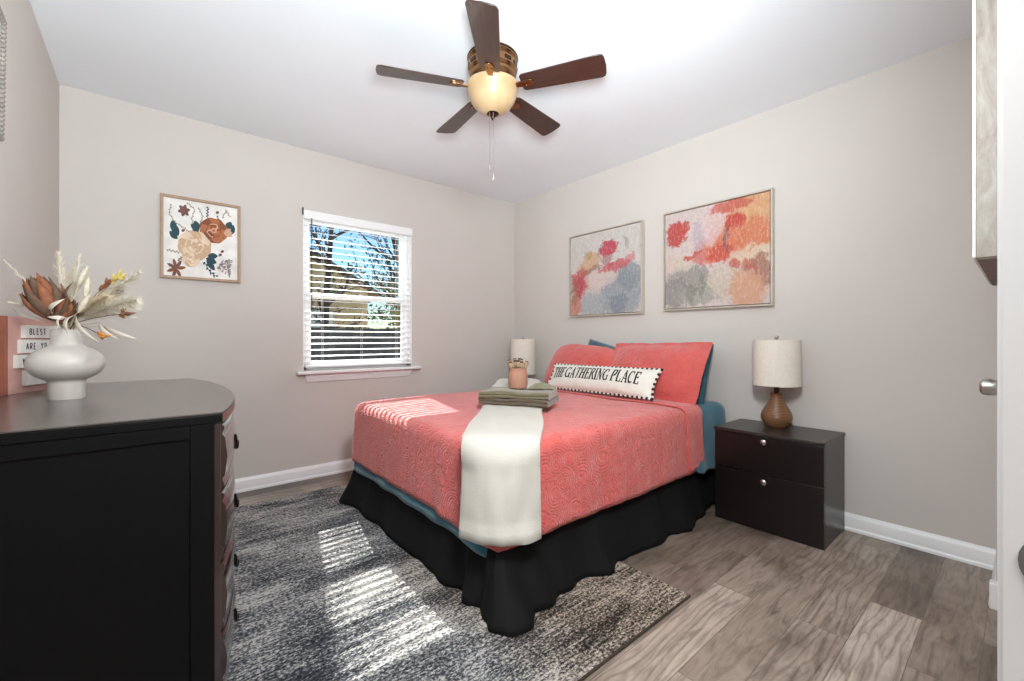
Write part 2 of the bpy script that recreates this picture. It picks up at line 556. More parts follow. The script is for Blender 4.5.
# ------------------------------------------------------------------ mesh builder
class MB:
    def __init__(self):
        self.v, self.f, self.mi = [], [], []
        self.cur = 0

    def add(self, vs, fs, mi=None, mat=None):
        b = len(self.v)
        for p in vs:
            p = Vector(p)
            if mat is not None:
                p = mat @ p
            self.v.append(tuple(p))
        for f in fs:
            self.f.append([b + i for i in f])
            self.mi.append(self.cur if mi is None else mi)

    def box(self, lo, hi, mi=None, mat=None):
        x0, y0, z0 = lo
        x1, y1, z1 = hi
        vs = [(x0, y0, z0), (x1, y0, z0), (x1, y1, z0), (x0, y1, z0), (x0, y0, z1), (x1, y0, z1), (x1, y1, z1), (x0, y1, z1)]
        fs = [(0, 3, 2, 1), (4, 5, 6, 7), (0, 1, 5, 4), (1, 2, 6, 5), (2, 3, 7, 6), (3, 0, 4, 7)]
        self.add(vs, fs, mi, mat)

    def cbox(self, c, s, mi=None, mat=None):
        self.box([c[i] - s[i] / 2 for i in range(3)], [c[i] + s[i] / 2 for i in range(3)], mi, mat)

    def lathe(self, prof, c=(0, 0, 0), seg=32, mi=None, mat=None, axis='z', a0=0):
        vs, fs = [], []
        n = len(prof)
        for k in range(seg):
            a = a0 + 2 * PI * k / seg
            for r, z in prof:
                if axis == 'z':
                    p = (c[0] + r * math.cos(a), c[1] + r * math.sin(a), c[2] + z)
                elif axis == 'x':
                    p = (c[0] + z, c[1] + r * math.cos(a), c[2] + r * math.sin(a))
                else:
                    p = (c[0] + r * math.sin(a), c[1] + z, c[2] + r * math.cos(a))
                vs.append(p)
        for k in range(seg):
            k2 = (k + 1) % seg
            for i in range(n - 1):
                fs.append((k * n + i, k2 * n + i, k2 * n + i + 1, k * n + i + 1))
        if prof[0][0] > 1e-6:
            fs.append(tuple(k * n for k in reversed(range(seg))))
        if prof[-1][0] > 1e-6:
            fs.append(tuple(k * n + n - 1 for k in range(seg)))
        self.add(vs, fs, mi, mat)

    def tube(self, pts, rad, seg=8, mi=None, mat=None, cap=True, flat=1.0):
        pts = [Vector(p) for p in pts]
        n = len(pts)
        if not hasattr(rad, '__len__'):
            rad = [rad] * n
        vs, fs = [], []
        up = None
        for i, p in enumerate(pts):
            t = (pts[min(i + 1, n - 1)] - pts[max(i - 1, 0)])
            if t.length < 1e-9:
                t = Vector((0, 0, 1))
            t.normalize()
            if up is None:
                up = Vector((0, 0, 1)) if abs(t.z) < 0.9 else Vector((1, 0, 0))
            a = t.cross(up)
            if a.length < 1e-6:
                a = t.cross(Vector((0, 1, 0)))
            a.normalize()
            b = a.cross(t)
            b.normalize()
            up = b
            for k in range(seg):
                th = 2 * PI * k / seg
                vs.append(p + (a * math.cos(th) + b * math.sin(th) * flat) * rad[i])
        for i in range(n - 1):
            for k in range(seg):
                k2 = (k + 1) % seg
                fs.append((i * seg + k, i * seg + k2, (i + 1) * seg + k2, (i + 1) * seg + k))
        if cap:
            fs.append(tuple(reversed(range(seg))))
            fs.append(tuple((n - 1) * seg + k for k in range(seg)))
        self.add(vs, fs, mi, mat)

    def prism(self, poly, z0, z1, mi=None, mat=None):
        """poly: ccw (x,y) list"""
        n = len(poly)
        vs = [(x, y, z0) for x, y in poly] + [(x, y, z1) for x, y in poly]
        fs = [tuple(reversed(range(n))), tuple(range(n, 2 * n))]
        for i in range(n):
            j = (i + 1) % n
            fs.append((i, j, n + j, n + i))
        self.add(vs, fs, mi, mat)

    def grid(self, rows, mi=None, mat=None, flip=False):
        n, m = len(rows), len(rows[0])
        vs = [p for r in rows for p in r]
        fs = []
        for i in range(n - 1):
            for j in range(m - 1):
                q = (i * m + j, i * m + j + 1, (i + 1) * m + j + 1, (i + 1) * m + j)
                fs.append(tuple(reversed(q)) if flip else q)
        self.add(vs, fs, mi, mat)

    def loops(self, loops, cap=True, mi=None, mat=None):
        """closed cross sections joined one after another"""
        n, m = len(loops), len(loops[0])
        vs = [p for r in loops for p in r]
        fs = []
        for i in range(n - 1):
            for j in range(m):
                j2 = (j + 1) % m
                fs.append((i * m + j, i * m + j2, (i + 1) * m + j2, (i + 1) * m + j))
        if cap:
            fs.append(tuple(reversed(range(m))))
            fs.append(tuple((n - 1) * m + k for k in range(m)))
        self.add(vs, fs, mi, mat)

    def ball(self, c, r, seg=12, rings=8, mi=None, mat=None):
        rx, ry, rz = (r, r, r) if not hasattr(r, '__len__') else r
        vs, fs = [], []
        for i in range(rings + 1):
            th = PI * i / rings
            for k in range(seg):
                ph = 2 * PI * k / seg
                vs.append((c[0] + rx * math.sin(th) * math.cos(ph), c[1] + ry * math.sin(th) * math.sin(ph), c[2] - rz * math.cos(th)))
        for i in range(rings):
            for k in range(seg):
                k2 = (k + 1) % seg
                fs.append((i * seg + k, i * seg + k2, (i + 1) * seg + k2, (i + 1) * seg + k))
        self.add(vs, fs, mi, mat)


def obj(name, mb, mats, parent=None, bevel=0.0, smooth=40, weld=True, loc=None, subsurf=0, solid=0.0):
    """one mesh object; a top-level mesh gets its origin at the middle of its base"""
    if not isinstance(mats, (list, tuple)):
        mats = [mats]
    vs = mb.v
    if parent is None and loc is None:
        xs, ys, zs = zip(*vs)
        loc = ((min(xs) + max(xs)) / 2, (min(ys) + max(ys)) / 2, min(zs))
    if parent is None:
        vs = [(x - loc[0], y - loc[1], z - loc[2]) for x, y, z in vs]
    me = bpy.data.meshes.new(name)
    me.from_pydata(vs, [], mb.f)
    for m in mats:
        me.materials.append(m)
    me.polygons.foreach_set('material_index', mb.mi)
    if weld:
        bm = bmesh.new()
        bm.from_mesh(me)
        bmesh.ops.remove_doubles(bm, verts=bm.verts, dist=1e-5)
        bmesh.ops.recalc_face_normals(bm, faces=bm.faces)
        bm.to_mesh(me)
        bm.free()
    if smooth:
        me.polygons.foreach_set('use_smooth', [True] * len(me.polygons))
        me.set_sharp_from_angle(angle=R(smooth))
    me.update()
    o = bpy.data.objects.new(name, me)
    COL.objects.link(o)
    if parent is not None:
        o.parent = parent
    else:
        o.location = loc
    if solid:
        md = o.modifiers.new('thickness', 'SOLIDIFY')
        md.thickness = solid
        md.offset = -1
    if bevel:
        md = o.modifiers.new('bevel', 'BEVEL')
        md.width = bevel
        md.segments = 2
        md.limit_method = 'ANGLE'
        md.angle_limit = R(40)
    if subsurf:
        md = o.modifiers.new('subsurf', 'SUBSURF')
        md.levels = md.render_levels = subsurf
    return o


def tag(o, label, cat, group=None):
    o['label'] = label
    o['category'] = cat
    if group:
        o['group'] = group
    return o


def thing(name, label, cat, loc=(0, 0, 0), rz=0.0, group=None):
    o = bpy.data.objects.new(name, None)
    COL.objects.link(o)
    o.empty_display_size = 0.1
    o.location = loc
    o.rotation_euler = (0, 0, rz)
    return tag(o, label, cat, group)


def struct(o):
    o['kind'] = 'structure'
    return o


def sbox(name, lo, hi, mat, bevel=0.0):
    m = MB()
    m.box(lo, hi)
    return struct(obj(name, m, mat, bevel=bevel))


def dup(root, loc, rz, label, group=None):
    """copy a thing with its parts and sub-parts"""
    r = root.copy()
    COL.objects.link(r)
    r.location = loc
    r.rotation_euler = (0, 0, rz)
    r['label'] = label
    if group:
        r['group'] = group
    for ch in list(root.children):
        c = ch.copy()
        COL.objects.link(c)
        c.parent = r
        for g in list(ch.children):
            d = g.copy()
            COL.objects.link(d)
            d.parent = c
    return r


def nz(x, y=0.0, z=0.0):
    return noise.noise(Vector((x, y, z)))


# ------------------------------------------------------------------ the room
XR, XL, YF, H = 2.91, -0.383, 3.417, 2.44
YN = -0.005                       # near wall's room face
WX0, WX1, WZ0, WZ1 = 0.862, 1.735, 0.80, 1.985     # far window's opening
WT = 0.14

sbox('floor', (XL - 0.1, YN - 1.55, -0.06), (XR + 0.1, YF + WT, 0.0), M['floor'])
sbox('ceiling', (XL - 0.1, YN - 1.55, H), (XR + 0.1, YF + WT, H + 0.08), M['ceiling'])
sbox('wall_left', (XL - 0.1, YN - 1.55, 0), (XL, YF + WT, H), M['wall'])
sbox('wall_right', (XR, YN - 0.14, 0), (XR + 0.1, YF + WT, H), M['wall'])
m = MB()
m.box((XL, YF, 0), (WX0, YF + WT, H))
m.box((WX1, YF, 0), (XR, YF + WT, H))
m.box((WX0, YF, 0), (WX1, YF + WT, WZ0))
m.box((WX0, YF, WZ1), (WX1, YF + WT, H))
struct(obj('wall_far', m, M['wall'], weld=False))
m = MB()
m.box((0.52, YN - 0.12, 0), (2.52, YN, H))            # closet side
m.box((2.52, YN - 0.12, 0), (XR, 0.070, H))           # wall jogs out beside the closet
m.box((XL, YN - 0.12, 0), (-0.33, YN, H))
m.box((-0.33, YN - 0.12, 2.05), (0.52, YN, H))
struct(obj('wall_near', m, M['wall'], weld=False))
# hall behind the camera
sbox('wall_hall_back', (XL, YN - 1.55, 0), (1.5, YN - 1.45, H), M['hallwall'])
sbox('wall_hall_side', (1.5, YN - 1.55, 0), (1.6, YN - 0.12, H), M['hallwall'])


def baseboard(name, prof_dir, pts):
    """pts: two ends on the wall line; prof_dir: unit vector into the room"""
    m = MB()
    prof = [(0, 0), (0.019, 0), (0.019, 0.012), (0.013, 0.02), (0.013, 0.068), (0.010, 0.078), (0.006, 0.084), (0.004, 0.092), (0, 0.092)]
    loops = []
    for p in pts:
        loops.append([(p[0] + prof_dir[0] * a, p[1] + prof_dir[1] * a, z) for a, z in prof])
    m.loops(loops)
    return struct(obj(name, m, M['trim'], smooth=30))


baseboard('baseboard_far', (0, -1), [(XL, YF), (XR, YF)])
baseboard('baseboard_right', (-1, 0), [(XR, YF), (XR, 0.07)])
baseboard('baseboard_left', (1, 0), [(XL, YF), (XL, 0.02)])
baseboard('baseboard_near', (0, 1), [(XR, 0.07), (2.50, 0.07)])

# doorway the camera stands in: jamb, casing, strike plate
d1 = bpy.data.objects.new('door_1', None)
COL.objects.link(d1)
struct(d1)
m = MB()
m.box((0.500, YN - 0.135, 0), (0.520, 0.0132, 2.03))
m.box((0.5003, 0.0, 0), (0.575, 0.0128, 2.09))
m.box((-0.33, YN - 0.135, 0), (-0.312, 0.006, 2.03))
m.box((-0.33, YN - 0.135, 2.03), (0.52, 0.006, 2.05))
obj('door_casing', m, M['trim'], d1, bevel=0.003, weld=False)
m = MB()
m.lathe([(0.0, 0), (0.024, 0), (0.024, -0.0016), (0.0, -0.0016)], (0.4998, -0.021, 0.877), 28, axis='x')
sp = obj('strike_plate', m, M['strike'], d1)
m = MB()
m.box((0.4972, -0.028, 0.870), (0.4990, -0.006, 0.884))
obj('latch_opening', m, M['dark_hole'], sp, bevel=0.002)

# closet door in the near wall
d2 = bpy.data.objects.new('door_2', None)
COL.objects.link(d2)
struct(d2)
m = MB()
m.box((1.49, YN, 0.012), (2.41, YN + 0.012, 2.03))
for zz in ((0.2, 0.95), (1.08, 1.9)):
    for xx in ((1.60, 1.92), (1.98, 2.30)):
        m.box((xx[0], YN + 0.012, zz[0]), (xx[1], YN + 0.016, zz[1]))
obj('door_panel', m, M['trim'], d2, bevel=0.003, weld=False)
m = MB()
m.box((1.43, YN, 0), (1.488, YN + 0.018, 2.09))
m.box((2.412, YN, 0), (2.47, YN + 0.018, 2.09))
m.box((1.488, YN, 2.032), (2.412, YN + 0.018, 2.09))
obj('door_casing', m, M['trim'], d2, bevel=0.003, weld=False)
m = MB()
m.lathe([(0.0, 0.012), (0.027, 0.012), (0.027, 0.017), (0.012, 0.020), (0.011, 0.038), (0.0165, 0.044), (0.0195, 0.052),
         (0.020, 0.062), (0.0185, 0.071), (0.012, 0.0755), (0, 0.0765)], (1.575, YN, 0.922), 24, axis='y')
obj('door_knob', m, M['nickel'], d2)
# plinth block beside the closet
m = MB()
m.box((2.475, YN, 0), (2.52, 0.086, 0.10))
struct(obj('trim_1', m, M['trim'], bevel=0.004))

# whitewashed cabinet hanging on the closet door
t = thing('hanging_cabinet', 'whitewashed wooden box cabinet hanging high at the right edge, beside the white door trim', 'cabinet', (1.5, 0.012, 1.232))
m = MB()
m.box((0, 0, 0.0), (0.80, 0.062, 0.72))
obj('body', m, M['washed'], t, bevel=0.002)
m = MB()
m.box((-0.0005, 0.0615, 0.002), (0.8005, 0.067, 0.722))
obj('front_edge', m, M['trim'], t, bevel=0.0015)
m = MB()
m.box((0.004, 0.002, -0.003), (0.796, 0.060, 0.0))
obj('bottom_panel', m, M['washed_under'], t)

# ------------------------------------------------------------------ far window
w1 = bpy.data.objects.new('window_1', None)
COL.objects.link(w1)
w1.location = (0, YF, 0)
struct(w1)
m = MB()
fw = 0.032
m.box((WX0, 0.03, WZ0), (WX0 + fw, 0.12, WZ1))
m.box((WX1 - fw, 0.03, WZ0), (WX1, 0.12, WZ1))
m.box((WX0, 0.03, WZ1 - fw), (WX1, 0.12, WZ1))
m.box((WX0, 0.03, WZ0), (WX1, 0.12, WZ0 + fw))
obj('window_frame', m, M['vinyl'], w1, bevel=0.003, weld=False)
ZM = 1.365
for nm, z0, z1, yy in (('lower_sash', WZ0 + fw, ZM + 0.022, 0.052), ('upper_sash', ZM - 0.018, WZ1 - fw, 0.085)):
    m = MB()
    x0, x1, s = WX0 + fw, WX1 - fw, 0.036
    m.box((x0, yy, z0), (x0 + s, yy + 0.03, z1))
    m.box((x1 - s, yy, z0), (x1, yy + 0.03, z1))
    m.box((x0 + s, yy, z0), (x1 - s, yy + 0.03, z0 + s))
    m.box((x0 + s, yy, z1 - s), (x1 - s, yy + 0.03, z1))
    sa = obj(nm, m, M['vinyl'], w1, bevel=0.003, weld=False)
    m = MB()
    m.box((x0 + s, yy + 0.013, z0 + s), (x1 - s, yy + 0.017, z1 - s))
    obj('pane', m, M['glass'], sa, smooth=0)
m = MB()                                             # drywall returns lined white
m.box((WX0 - 0.001, -0.002, WZ0), (WX0 + 0.004, 0.03, WZ1))
m.box((WX1 - 0.004, -0.002, WZ0), (WX1 + 0.001, 0.03, WZ1))
m.box((WX0, -0.002, WZ1 - 0.004), (WX1, 0.03, WZ1 + 0.001))
obj('window_liner', m, M['trim'], w1, weld=False)
m = MB()
m.box((0.812, -0.062, 0.776), (1.800, 0.03, 0.800))
obj('window_sill', m, M['trim'], w1, bevel=0.006)
m = MB()
prof = [(-0.024, 0.776), (-0.024, 0.760), (-0.014, 0.742), (-0.014, 0.726), (-0.009, 0.716), (0.0, 0.716), (0.0, 0.776)]
m.loops([[(x + (0.016 if i == 0 else -0.016) * (0.776 - z) / 0.06, y, z) for y, z in prof] for i, x in enumerate((0.870, 1.728))])
obj('window_apron', m, M['trim'], w1, smooth=30)

# venetian blind
t = thing('window_blind', 'white horizontal slat blind hanging open in the far window', 'blind', (0, YF, 0))
m = MB()
m.box((0.866, -0.014, 1.935), (1.731, 0.022, 1.984))
m.box((0.862, -0.020, 1.922), (1.734, -0.014, 1.986))
obj('headrail', m, M['slat'], t, bevel=0.004, weld=False)
m = MB()
tilt = R(10)
nsl = 24
for i in range(nsl):
    z = 0.862 + i * (1.925 - 0.862) / (nsl - 1)
    wd = 0.035
    rows = []
    for x in (0.874, 1.722):
        top = []
        for q in range(5):
            a = -0.5 + q / 4
            yy = a * wd
            zz = 0.0022 * (1 - 4 * a * a)
            # inner edge (towards the room) hangs lower
            y2 = yy * math.cos(tilt) - zz * math.sin(tilt)
            z2 = yy * math.sin(tilt) + zz * math.cos(tilt)
            top.append((x, y2 + 0.004, z + z2))
        rows.append(top + [(p[0], p[1], p[2] - 0.0022) for p in reversed(top)])
    m.loops(rows)
obj('slats', m, M['slat'], t, smooth=50)
m = MB()
m.box((0.874, -0.014, 0.822), (1.722, 0.022, 0.838))
obj('bottom_rail', m, M['slat'], t, bevel=0.004)
m = MB()
for x in (1.00, 1.30, 1.60):
    for y in (-0.015, 0.022):
        m.tube([(x, y, 0.83), (x, y, 1.95)], 0.0011, 5)
obj('ladder_cord', m, M['cord'], t)
m = MB()
m.tube([(0.915, -0.026, 1.93), (0.915, -0.028, 1.25)], 0.0036, 8)
obj('tilt_wand', m, M['dark_metal'], t)
m = MB()
m.box((0.855, -0.018, 1.950), (0.8615, 0.0, 2.002))
obj('end_bracket', m, M['dark_metal'], t)

# ------------------------------------------------------------------ outside the window
GZ = -0.45
sbox('ground', (-18, YF + WT + 0.02, GZ - 0.1), (26, 34, GZ), M['lawn'])
t = thing('board_fence', 'dark weathered board fence seen through the window', 'fence', (0, 9.0, GZ))
for i in range(64):
    m = MB()
    x = -1.0 + i * 0.146
    if x > 8.2:
        break
    h = 1.70 + 0.02 * nz(i * 3.3)
    m.box((x, 0, 0), (x + 0.138, 0.02, h))
    obj('fence_board', m, M['fence'], t, smooth=0)
m = MB()
m.box((-1.0, 0.02, 0.35), (8.3, 0.06, 0.44))
m.box((-1.0, 0.02, 1.35), (8.3, 0.06, 1.44))
obj('fence_rail', m, M['fence'], t, weld=False)

t = thing('neighbour_house', 'tan sided house with a gable roof beyond the fence', 'house', (3.0, 15.0, GZ))
m = MB()
m.prism([(-3.0, 0), (2.9, 0), (2.9, 3.15), (0.0, 4.75), (-3.0, 3.15)], 0, 6.0,
        mat=Matrix(((1, 0, 0, 0), (0, 0, 1, 0), (0, 1, 0, 0), (0, 0, 0, 1))))
for j in range(24):                                   # clapboard courses
    z = 0.1 + j * 0.19
    hw = 2.9 if z < 3.15 else max(0.1, 2.9 * (4.7 - z) / 1.55)
    m.box((-hw, -0.03, z), (hw, 0.0, z + 0.10))
obj('house_wall', m, M['siding'], t, smooth=0, weld=False)
m = MB()
for sgn in (-1, 1):
    a = [(0, -0.25, 4.80), (sgn * 3.3, -0.25, 2.98), (sgn * 3.3, 6.2, 2.98), (0, 6.2, 4.80)]
    b = [(p[0], p[1], p[2] + 0.12) for p in a]
    m.add(a + b, [(0, 1, 2, 3), (4, 5, 6, 7), (0, 1, 5, 4), (1, 2, 6, 5), (2, 3, 7, 6), (3, 0, 4, 7)])
obj('roof', m, M['roof'], t, smooth=0)
m = MB()
m.box((0.9, -0.05, 1.3), (1.7, -0.02, 2.4))
obj('house_window', m, M['vinyl'], t)


def tree(name, label, loc, hgt, lean, nleaf, leafmat, seed, spread=1.4, lsize=0.09, group=None):
    r = random.Random(seed)
    t = thing(name, label, 'tree', loc, 0, group)
    m = MB()
    tips = []
    trunk = [(lean * (k / 8) ** 1.4 * hgt * 0.4 + 0.06 * nz(k, seed), 0.06 * nz(k, seed + 9), hgt * k / 8) for k in range(9)]
    m.tube(trunk, [0.12 * (1 - 0.09 * k) for k in range(9)], 8)
    for b in range(18):
        k = r.uniform(2.2, 7.8)
        i = int(k)
        p = Vector(trunk[i]).lerp(Vector(trunk[min(8, i + 1)]), k - i)
        a = r.uniform(0, 2 * PI)
        L = spread * r.uniform(0.6, 1.2)
        dr = Vector((math.cos(a), math.sin(a) * 0.7, r.uniform(0.1, 0.8)))
        pts = [p]
        for q in range(6):
            dr += Vector((r.uniform(-.3, .3), r.uniform(-.3, .3), r.uniform(-.15, .25)))
            dr.normalize()
            pts.append(pts[-1] + dr * L / 6)
            if q > 0:
                tips.append(pts[-1])
                d2_ = (dr + Vector((r.uniform(-1, 1), r.uniform(-1, 1), r.uniform(-.6, .8)))).normalized()
                e = pts[-1] + d2_ * L * 0.3
                m.tube([pts[-1], (pts[-1] + e) / 2 + Vector((0, 0, 0.03)), e], [0.014, 0.010, 0.004], 4)
                tips.append(e)
        m.tube(pts, [0.045 * (1 - q / 7.5) for q in range(7)], 5)
    obj('trunk', m, M['bark'], t)
    m = MB()
    for q in range(nleaf):
        c = tips[r.randrange(len(tips))] + Vector((r.gauss(0, .13), r.gauss(0, .13), r.gauss(0, .11))) * spread * 0.8
        u = Vector((r.gauss(0, 1), r.gauss(0, 1), r.gauss(0, 1))).normalized()
        w = u.cross(Vector((r.gauss(0, 1), r.gauss(0, 1), r.gauss(0, 1)))).normalized()
        s = lsize * r.uniform(.6, 1.2)
        n_ = u.cross(w) * s * 0.12
        m.add([c - u * s, c + w * s * .42 + n_, c + u * s, c - w * s * .42 + n_], [(0, 1, 2, 3)])
    obj('foliage', m, leafmat, t, smooth=0, weld=False)
    return t


tree('oak_tree', 'sparse tall tree with bare branches against the sky, right of the house', (6.4, 12.2, GZ), 5.6, -0.5, 700, M['leaf'], 5, 2.0, 0.07)
tree('oak_tree', 'leafy tree with thin trunk rising in front of the tan house', (3.35, 11.5, GZ), 5.6, 0.15, 900, M['leaf_dark'], 11, 1.6, 0.07)
tree('bush', 'yellow green bush just behind the fence at the right', (4.75, 10.0, GZ), 2.3, 0.0, 1500, M['leaf_yellow'], 21, 0.75, 0.06)
tree('cedar_tree', 'dark green tree far behind the fence at the right', (10.6, 20.5, GZ), 4.6, 0.0, 2600, M['leaf_dark'], 31, 2.0, 0.12)
tree('oak_tree', 'tall tree at the left with branches over the roof of the house', (1.8, 12.4, GZ), 5.8, 0.3, 600, M['leaf'], 44, 2.2, 0.07)

# ------------------------------------------------------------------ rug
m = MB()
RX0, RX1, RY0, RY1 = 0.02, 1.657, 0.865, 3.08
rows = []
for i in range(41):
    x = RX0 + (RX1 - RX0) * i / 40
    row = []
    for j in range(53):
        y = RY0 + (RY1 - RY0) * j / 52
        row.append((x, y, 0.012 + 0.0008 * nz(x * 14, y * 14)))
    rows.append(row)
m.grid(rows)
m.box((RX0 + 0.001, RY0 + 0.001, 0.0005), (RX1 - 0.001, RY1 - 0.001, 0.0105), 1)
m.tube([(RX0, RY0, 0.006), (RX1, RY0, 0.006), (RX1, RY1, 0.006), (RX0, RY1, 0.006), (RX0, RY0, 0.006)], 0.0058, 6, 1)
o = obj('area_rug', m, [M['rug'], M['rug_edge']], weld=False)
tag(o, 'large grey and beige distressed area rug on the plank floor under the bed foot', 'rug')

# ------------------------------------------------------------------ bed
BX0, BX1, BY0, BY1, BZ = 0.985, 2.875, 1.255, 2.785, 0.635     # outline of the made bed


def rr_project(X, Y, x0, y0, y1, r):
    """distance beyond the rounded outline (open at the head), nearest outline point and outward normal"""
    dx = max(0.0, x0 + r - X)
    if Y < y0 + r:
        dy, sy = y0 + r - Y, -1
    elif Y > y1 - r:
        dy, sy = Y - (y1 - r), 1
    else:
        dy, sy = 0.0, 0
    d = math.hypot(dx, dy)
    if d < 1e-9:
        return -r, None, None
    n = Vector((-dx / d, sy * dy / d, 0))
    cx = X + dx
    cy = Y - sy * dy if sy else Y
    return d - r, Vector((cx, cy, 0)) + n * r, n


def drape(x0, x1, y0, y1, zt, r, rb, Lf, folds, topn=0.004, step=0.022, L0=0.40, seed=0.0):
    """cloth over the bed: flat on top, bent over the edge with radius rb, hanging by Lf(base point)"""
    ix0, iy0, iy1 = x0 + rb, y0 + rb, y1 - rb
    ri = max(0.02, r - rb)
    nx = int((x1 - ix0) / step)
    ny = int((iy1 - iy0) / step)
    no = 18
    xs = [x1 - (x1 - ix0) * i / nx for i in range(nx + 1)] + [ix0 - L0 * (k + 1) / no for k in range(no)]
    ys = [iy0 - L0 * (no - k) / no for k in range(no)] + [iy0 + (iy1 - iy0) * i / ny for i in range(ny + 1)] + [iy1 + L0 * (k + 1) / no for k in range(no)]
    rows = []
    for X in xs:
        row = []
        for Y in ys:
            e, b, n = rr_project(X, Y, ix0, iy0, iy1, ri)
            if e <= 0 or n is None:
                z = zt + topn * (nz(X * 5, Y * 5, seed) + 0.6 * nz(X * 13, Y * 13, seed + 3))
                row.append((X, Y, z))
                continue
            L = Lf(b.x, b.y)
            f = e * max(abs(n.x), abs(n.y)) / L0
            s = f * L
            q = rb * PI / 2
            tz = topn * nz(b.x * 5, b.y * 5, seed)
            if s < q:
                a = s / rb
                off, z = rb * math.sin(a), zt - rb * (1 - math.cos(a)) + tz * (1 - s / q)
            else:
                off, z = rb, zt - rb - (s - q)
            per = b.x * 1.0 + b.y * 1.0 * (1 if n.x < -0.5 else 0.3) + math.atan2(n.y, n.x) * 0.25
            off += folds(per, f, b)
            p = b + n * off
            row.append((p.x, p.y, z))
        rows.append(row)
    m = MB()
    m.grid(rows)
    return m


def quilt_len(x, y):
    if x < BX0 + 0.2 and y > 1.5:                     # foot
        return 0.385 + 0.02 * nz(y * 3, 5)
    if y < 1.5:
        return 0.405 + 0.012 * nz(x * 4, 2)
    return 0.39


def quilt_fold(per, f, b):
    return f * (0.012 * nz(per * 6.0, 1.0) + 0.010 * nz(per * 15.0, 4.0) + 0.020)


t = thing('bed', 'queen bed with a black gathered skirt standing against the right wall', 'bed', (BX0, (BY0 + BY1) / 2, 0))
off = Vector((BX0, (BY0 + BY1) / 2, 0))
m = MB()
m.box((0.03, -0.735, 0.345), (BX1 - BX0 - 0.01, 0.735, 0.592))
obj('mattress', m, M['mattress'], t, bevel=0.04)
m = MB()
m.box((0.03, -0.735, 0.14), (BX1 - BX0 - 0.01, 0.735, 0.342))
obj('box_spring', m, M['mattress'], t, bevel=0.015)
for (lx, ly) in ((0.15, -0.6), (0.15, 0.6), (1.75, -0.6), (1.75, 0.6)):
    m = MB()
    m.lathe([(0.025, 0.0125 if lx < .5 else 0.0), (0.022, 0.03), (0.018, 0.14)], (lx, ly, 0), 12)
    obj('bed_foot', m, M['dark_metal'], t)
# gathered skirt
m = MB()
path = []
x0, y0, y1, rc = BX0 + 0.006, BY0 + 0.006, BY1 - 0.006, 0.05
N = 60
for i in range(N + 1):
    path.append((Vector((BX1 - (BX1 - x0 - rc) * i / N, y0, 0)), Vector((0, -1, 0))))
for i in range(1, 12):
    a = PI / 2 * i / 12
    n = Vector((-math.sin(a), -math.cos(a), 0))
    path.append((Vector((x0 + rc, y0 + rc, 0)) + n * rc, n))
for i in range(N + 1):
    path.append((Vector((x0, y0 + rc + (y1 - y0 - 2 * rc) * i / N, 0)), Vector((-1, 0, 0))))
for i in range(1, 12):
    a = PI / 2 * i / 12
    n = Vector((-math.cos(a), math.sin(a), 0))
    path.append((Vector((x0 + rc, y1 - rc, 0)) + n * rc, n))
for i in range(N + 1):
    path.append((Vector((x0 + rc + (BX1 - x0 - rc) * i / N, y1, 0)), Vector((0, 1, 0))))
s_acc = 0.0
rows = [[] for _ in range(15)]
prev = path[0][0]
cornerN = Vector((x0, y0, 0))
cornerF = Vector((x0, y1, 0))
for p, n in path:
    s_acc += (p - prev).length
    prev = p
    dcn, dcf = (p - cornerN).length, (p - cornerF).length
    for k in range(15):
        f = k / 14
        z = 0.335 - f * (0.335 - 0.013)
        near_side = n.y < -0.6
        flare = 0.062 * f ** 2.2
        if near_side:
            flare += 0.028 * f
            flare *= 1.0 - 0.25 * max(0, min(1, (p.x - 2.2) / 0.4))
        wob = 0.024 * math.sin(s_acc * 15 + 3.5 * nz(s_acc * 2.3)) + 0.036 * nz(s_acc * 5.5, 3.1) + 0.016 * nz(s_acc * 17, 1.7 + f)
        if n.x < -0.6:
            wob *= 0.32
        off_ = -0.016 + flare + wob * f ** 1.2
        # loose folds at the two foot corners
        off_ += 0.045 * f ** 1.5 * math.exp(-(dcf / 0.12) ** 2)
        off_ += 0.035 * f ** 2 * math.exp(-(dcn / 0.07) ** 2) + 0.030 * f * math.exp(-(dcn / 0.30) ** 2) * math.sin(s_acc * 40 + 3 * f)
        hem = 0.016 * max(0, nz(s_acc * 5, 8.0)) * f + (0.03 * f * max(0, min(1, (p.x - 2.45) / 0.3)) if near_side else 0)
        if f > 0.9 and p.x > RX1 - 0.0 and near_side:
            hem -= 0.010
        q = p + n * off_
        rows[k].append((q.x - off.x, q.y - off.y, max(0.0145 if (q.x < 1.675 and q.y > 0.85) else 0.003, z + hem)))
m.grid(rows)
obj('bed_skirt', m, M['black_cloth'], t, solid=0.002, smooth=60)


def sheet_len(x, y):
    if y < 1.42 and x > BX0 + 0.07:
        f = max(0.0, min(1.0, (x - 2.36) / 0.1))
        return 0.33 + 0.075 * f + 0.02 * f * nz(x * 8)
    if x < BX0 + 0.25:
        g = 0.424 + 0.022 * nz(y * 4, 6)
        return g
    return 0.36


m = drape(BX0 + 0.012, BX1, BY0 + 0.012, BY1 - 0.012, BZ - 0.014, 0.12, 0.05, sheet_len,
          lambda per, f, b: f * (0.030 + 0.007 * nz(per * 8, 7) + (0.030 * (1 if b.x > 2.38 else 0) * (0.5 + nz(per * 9, 2)))), 0.002, 0.03)
o = obj('bed_sheet', m, M['teal'], smooth=60, solid=0.002)
tag(o, 'teal blue bed sheet showing below the coral quilt and by the nightstand', 'sheet')

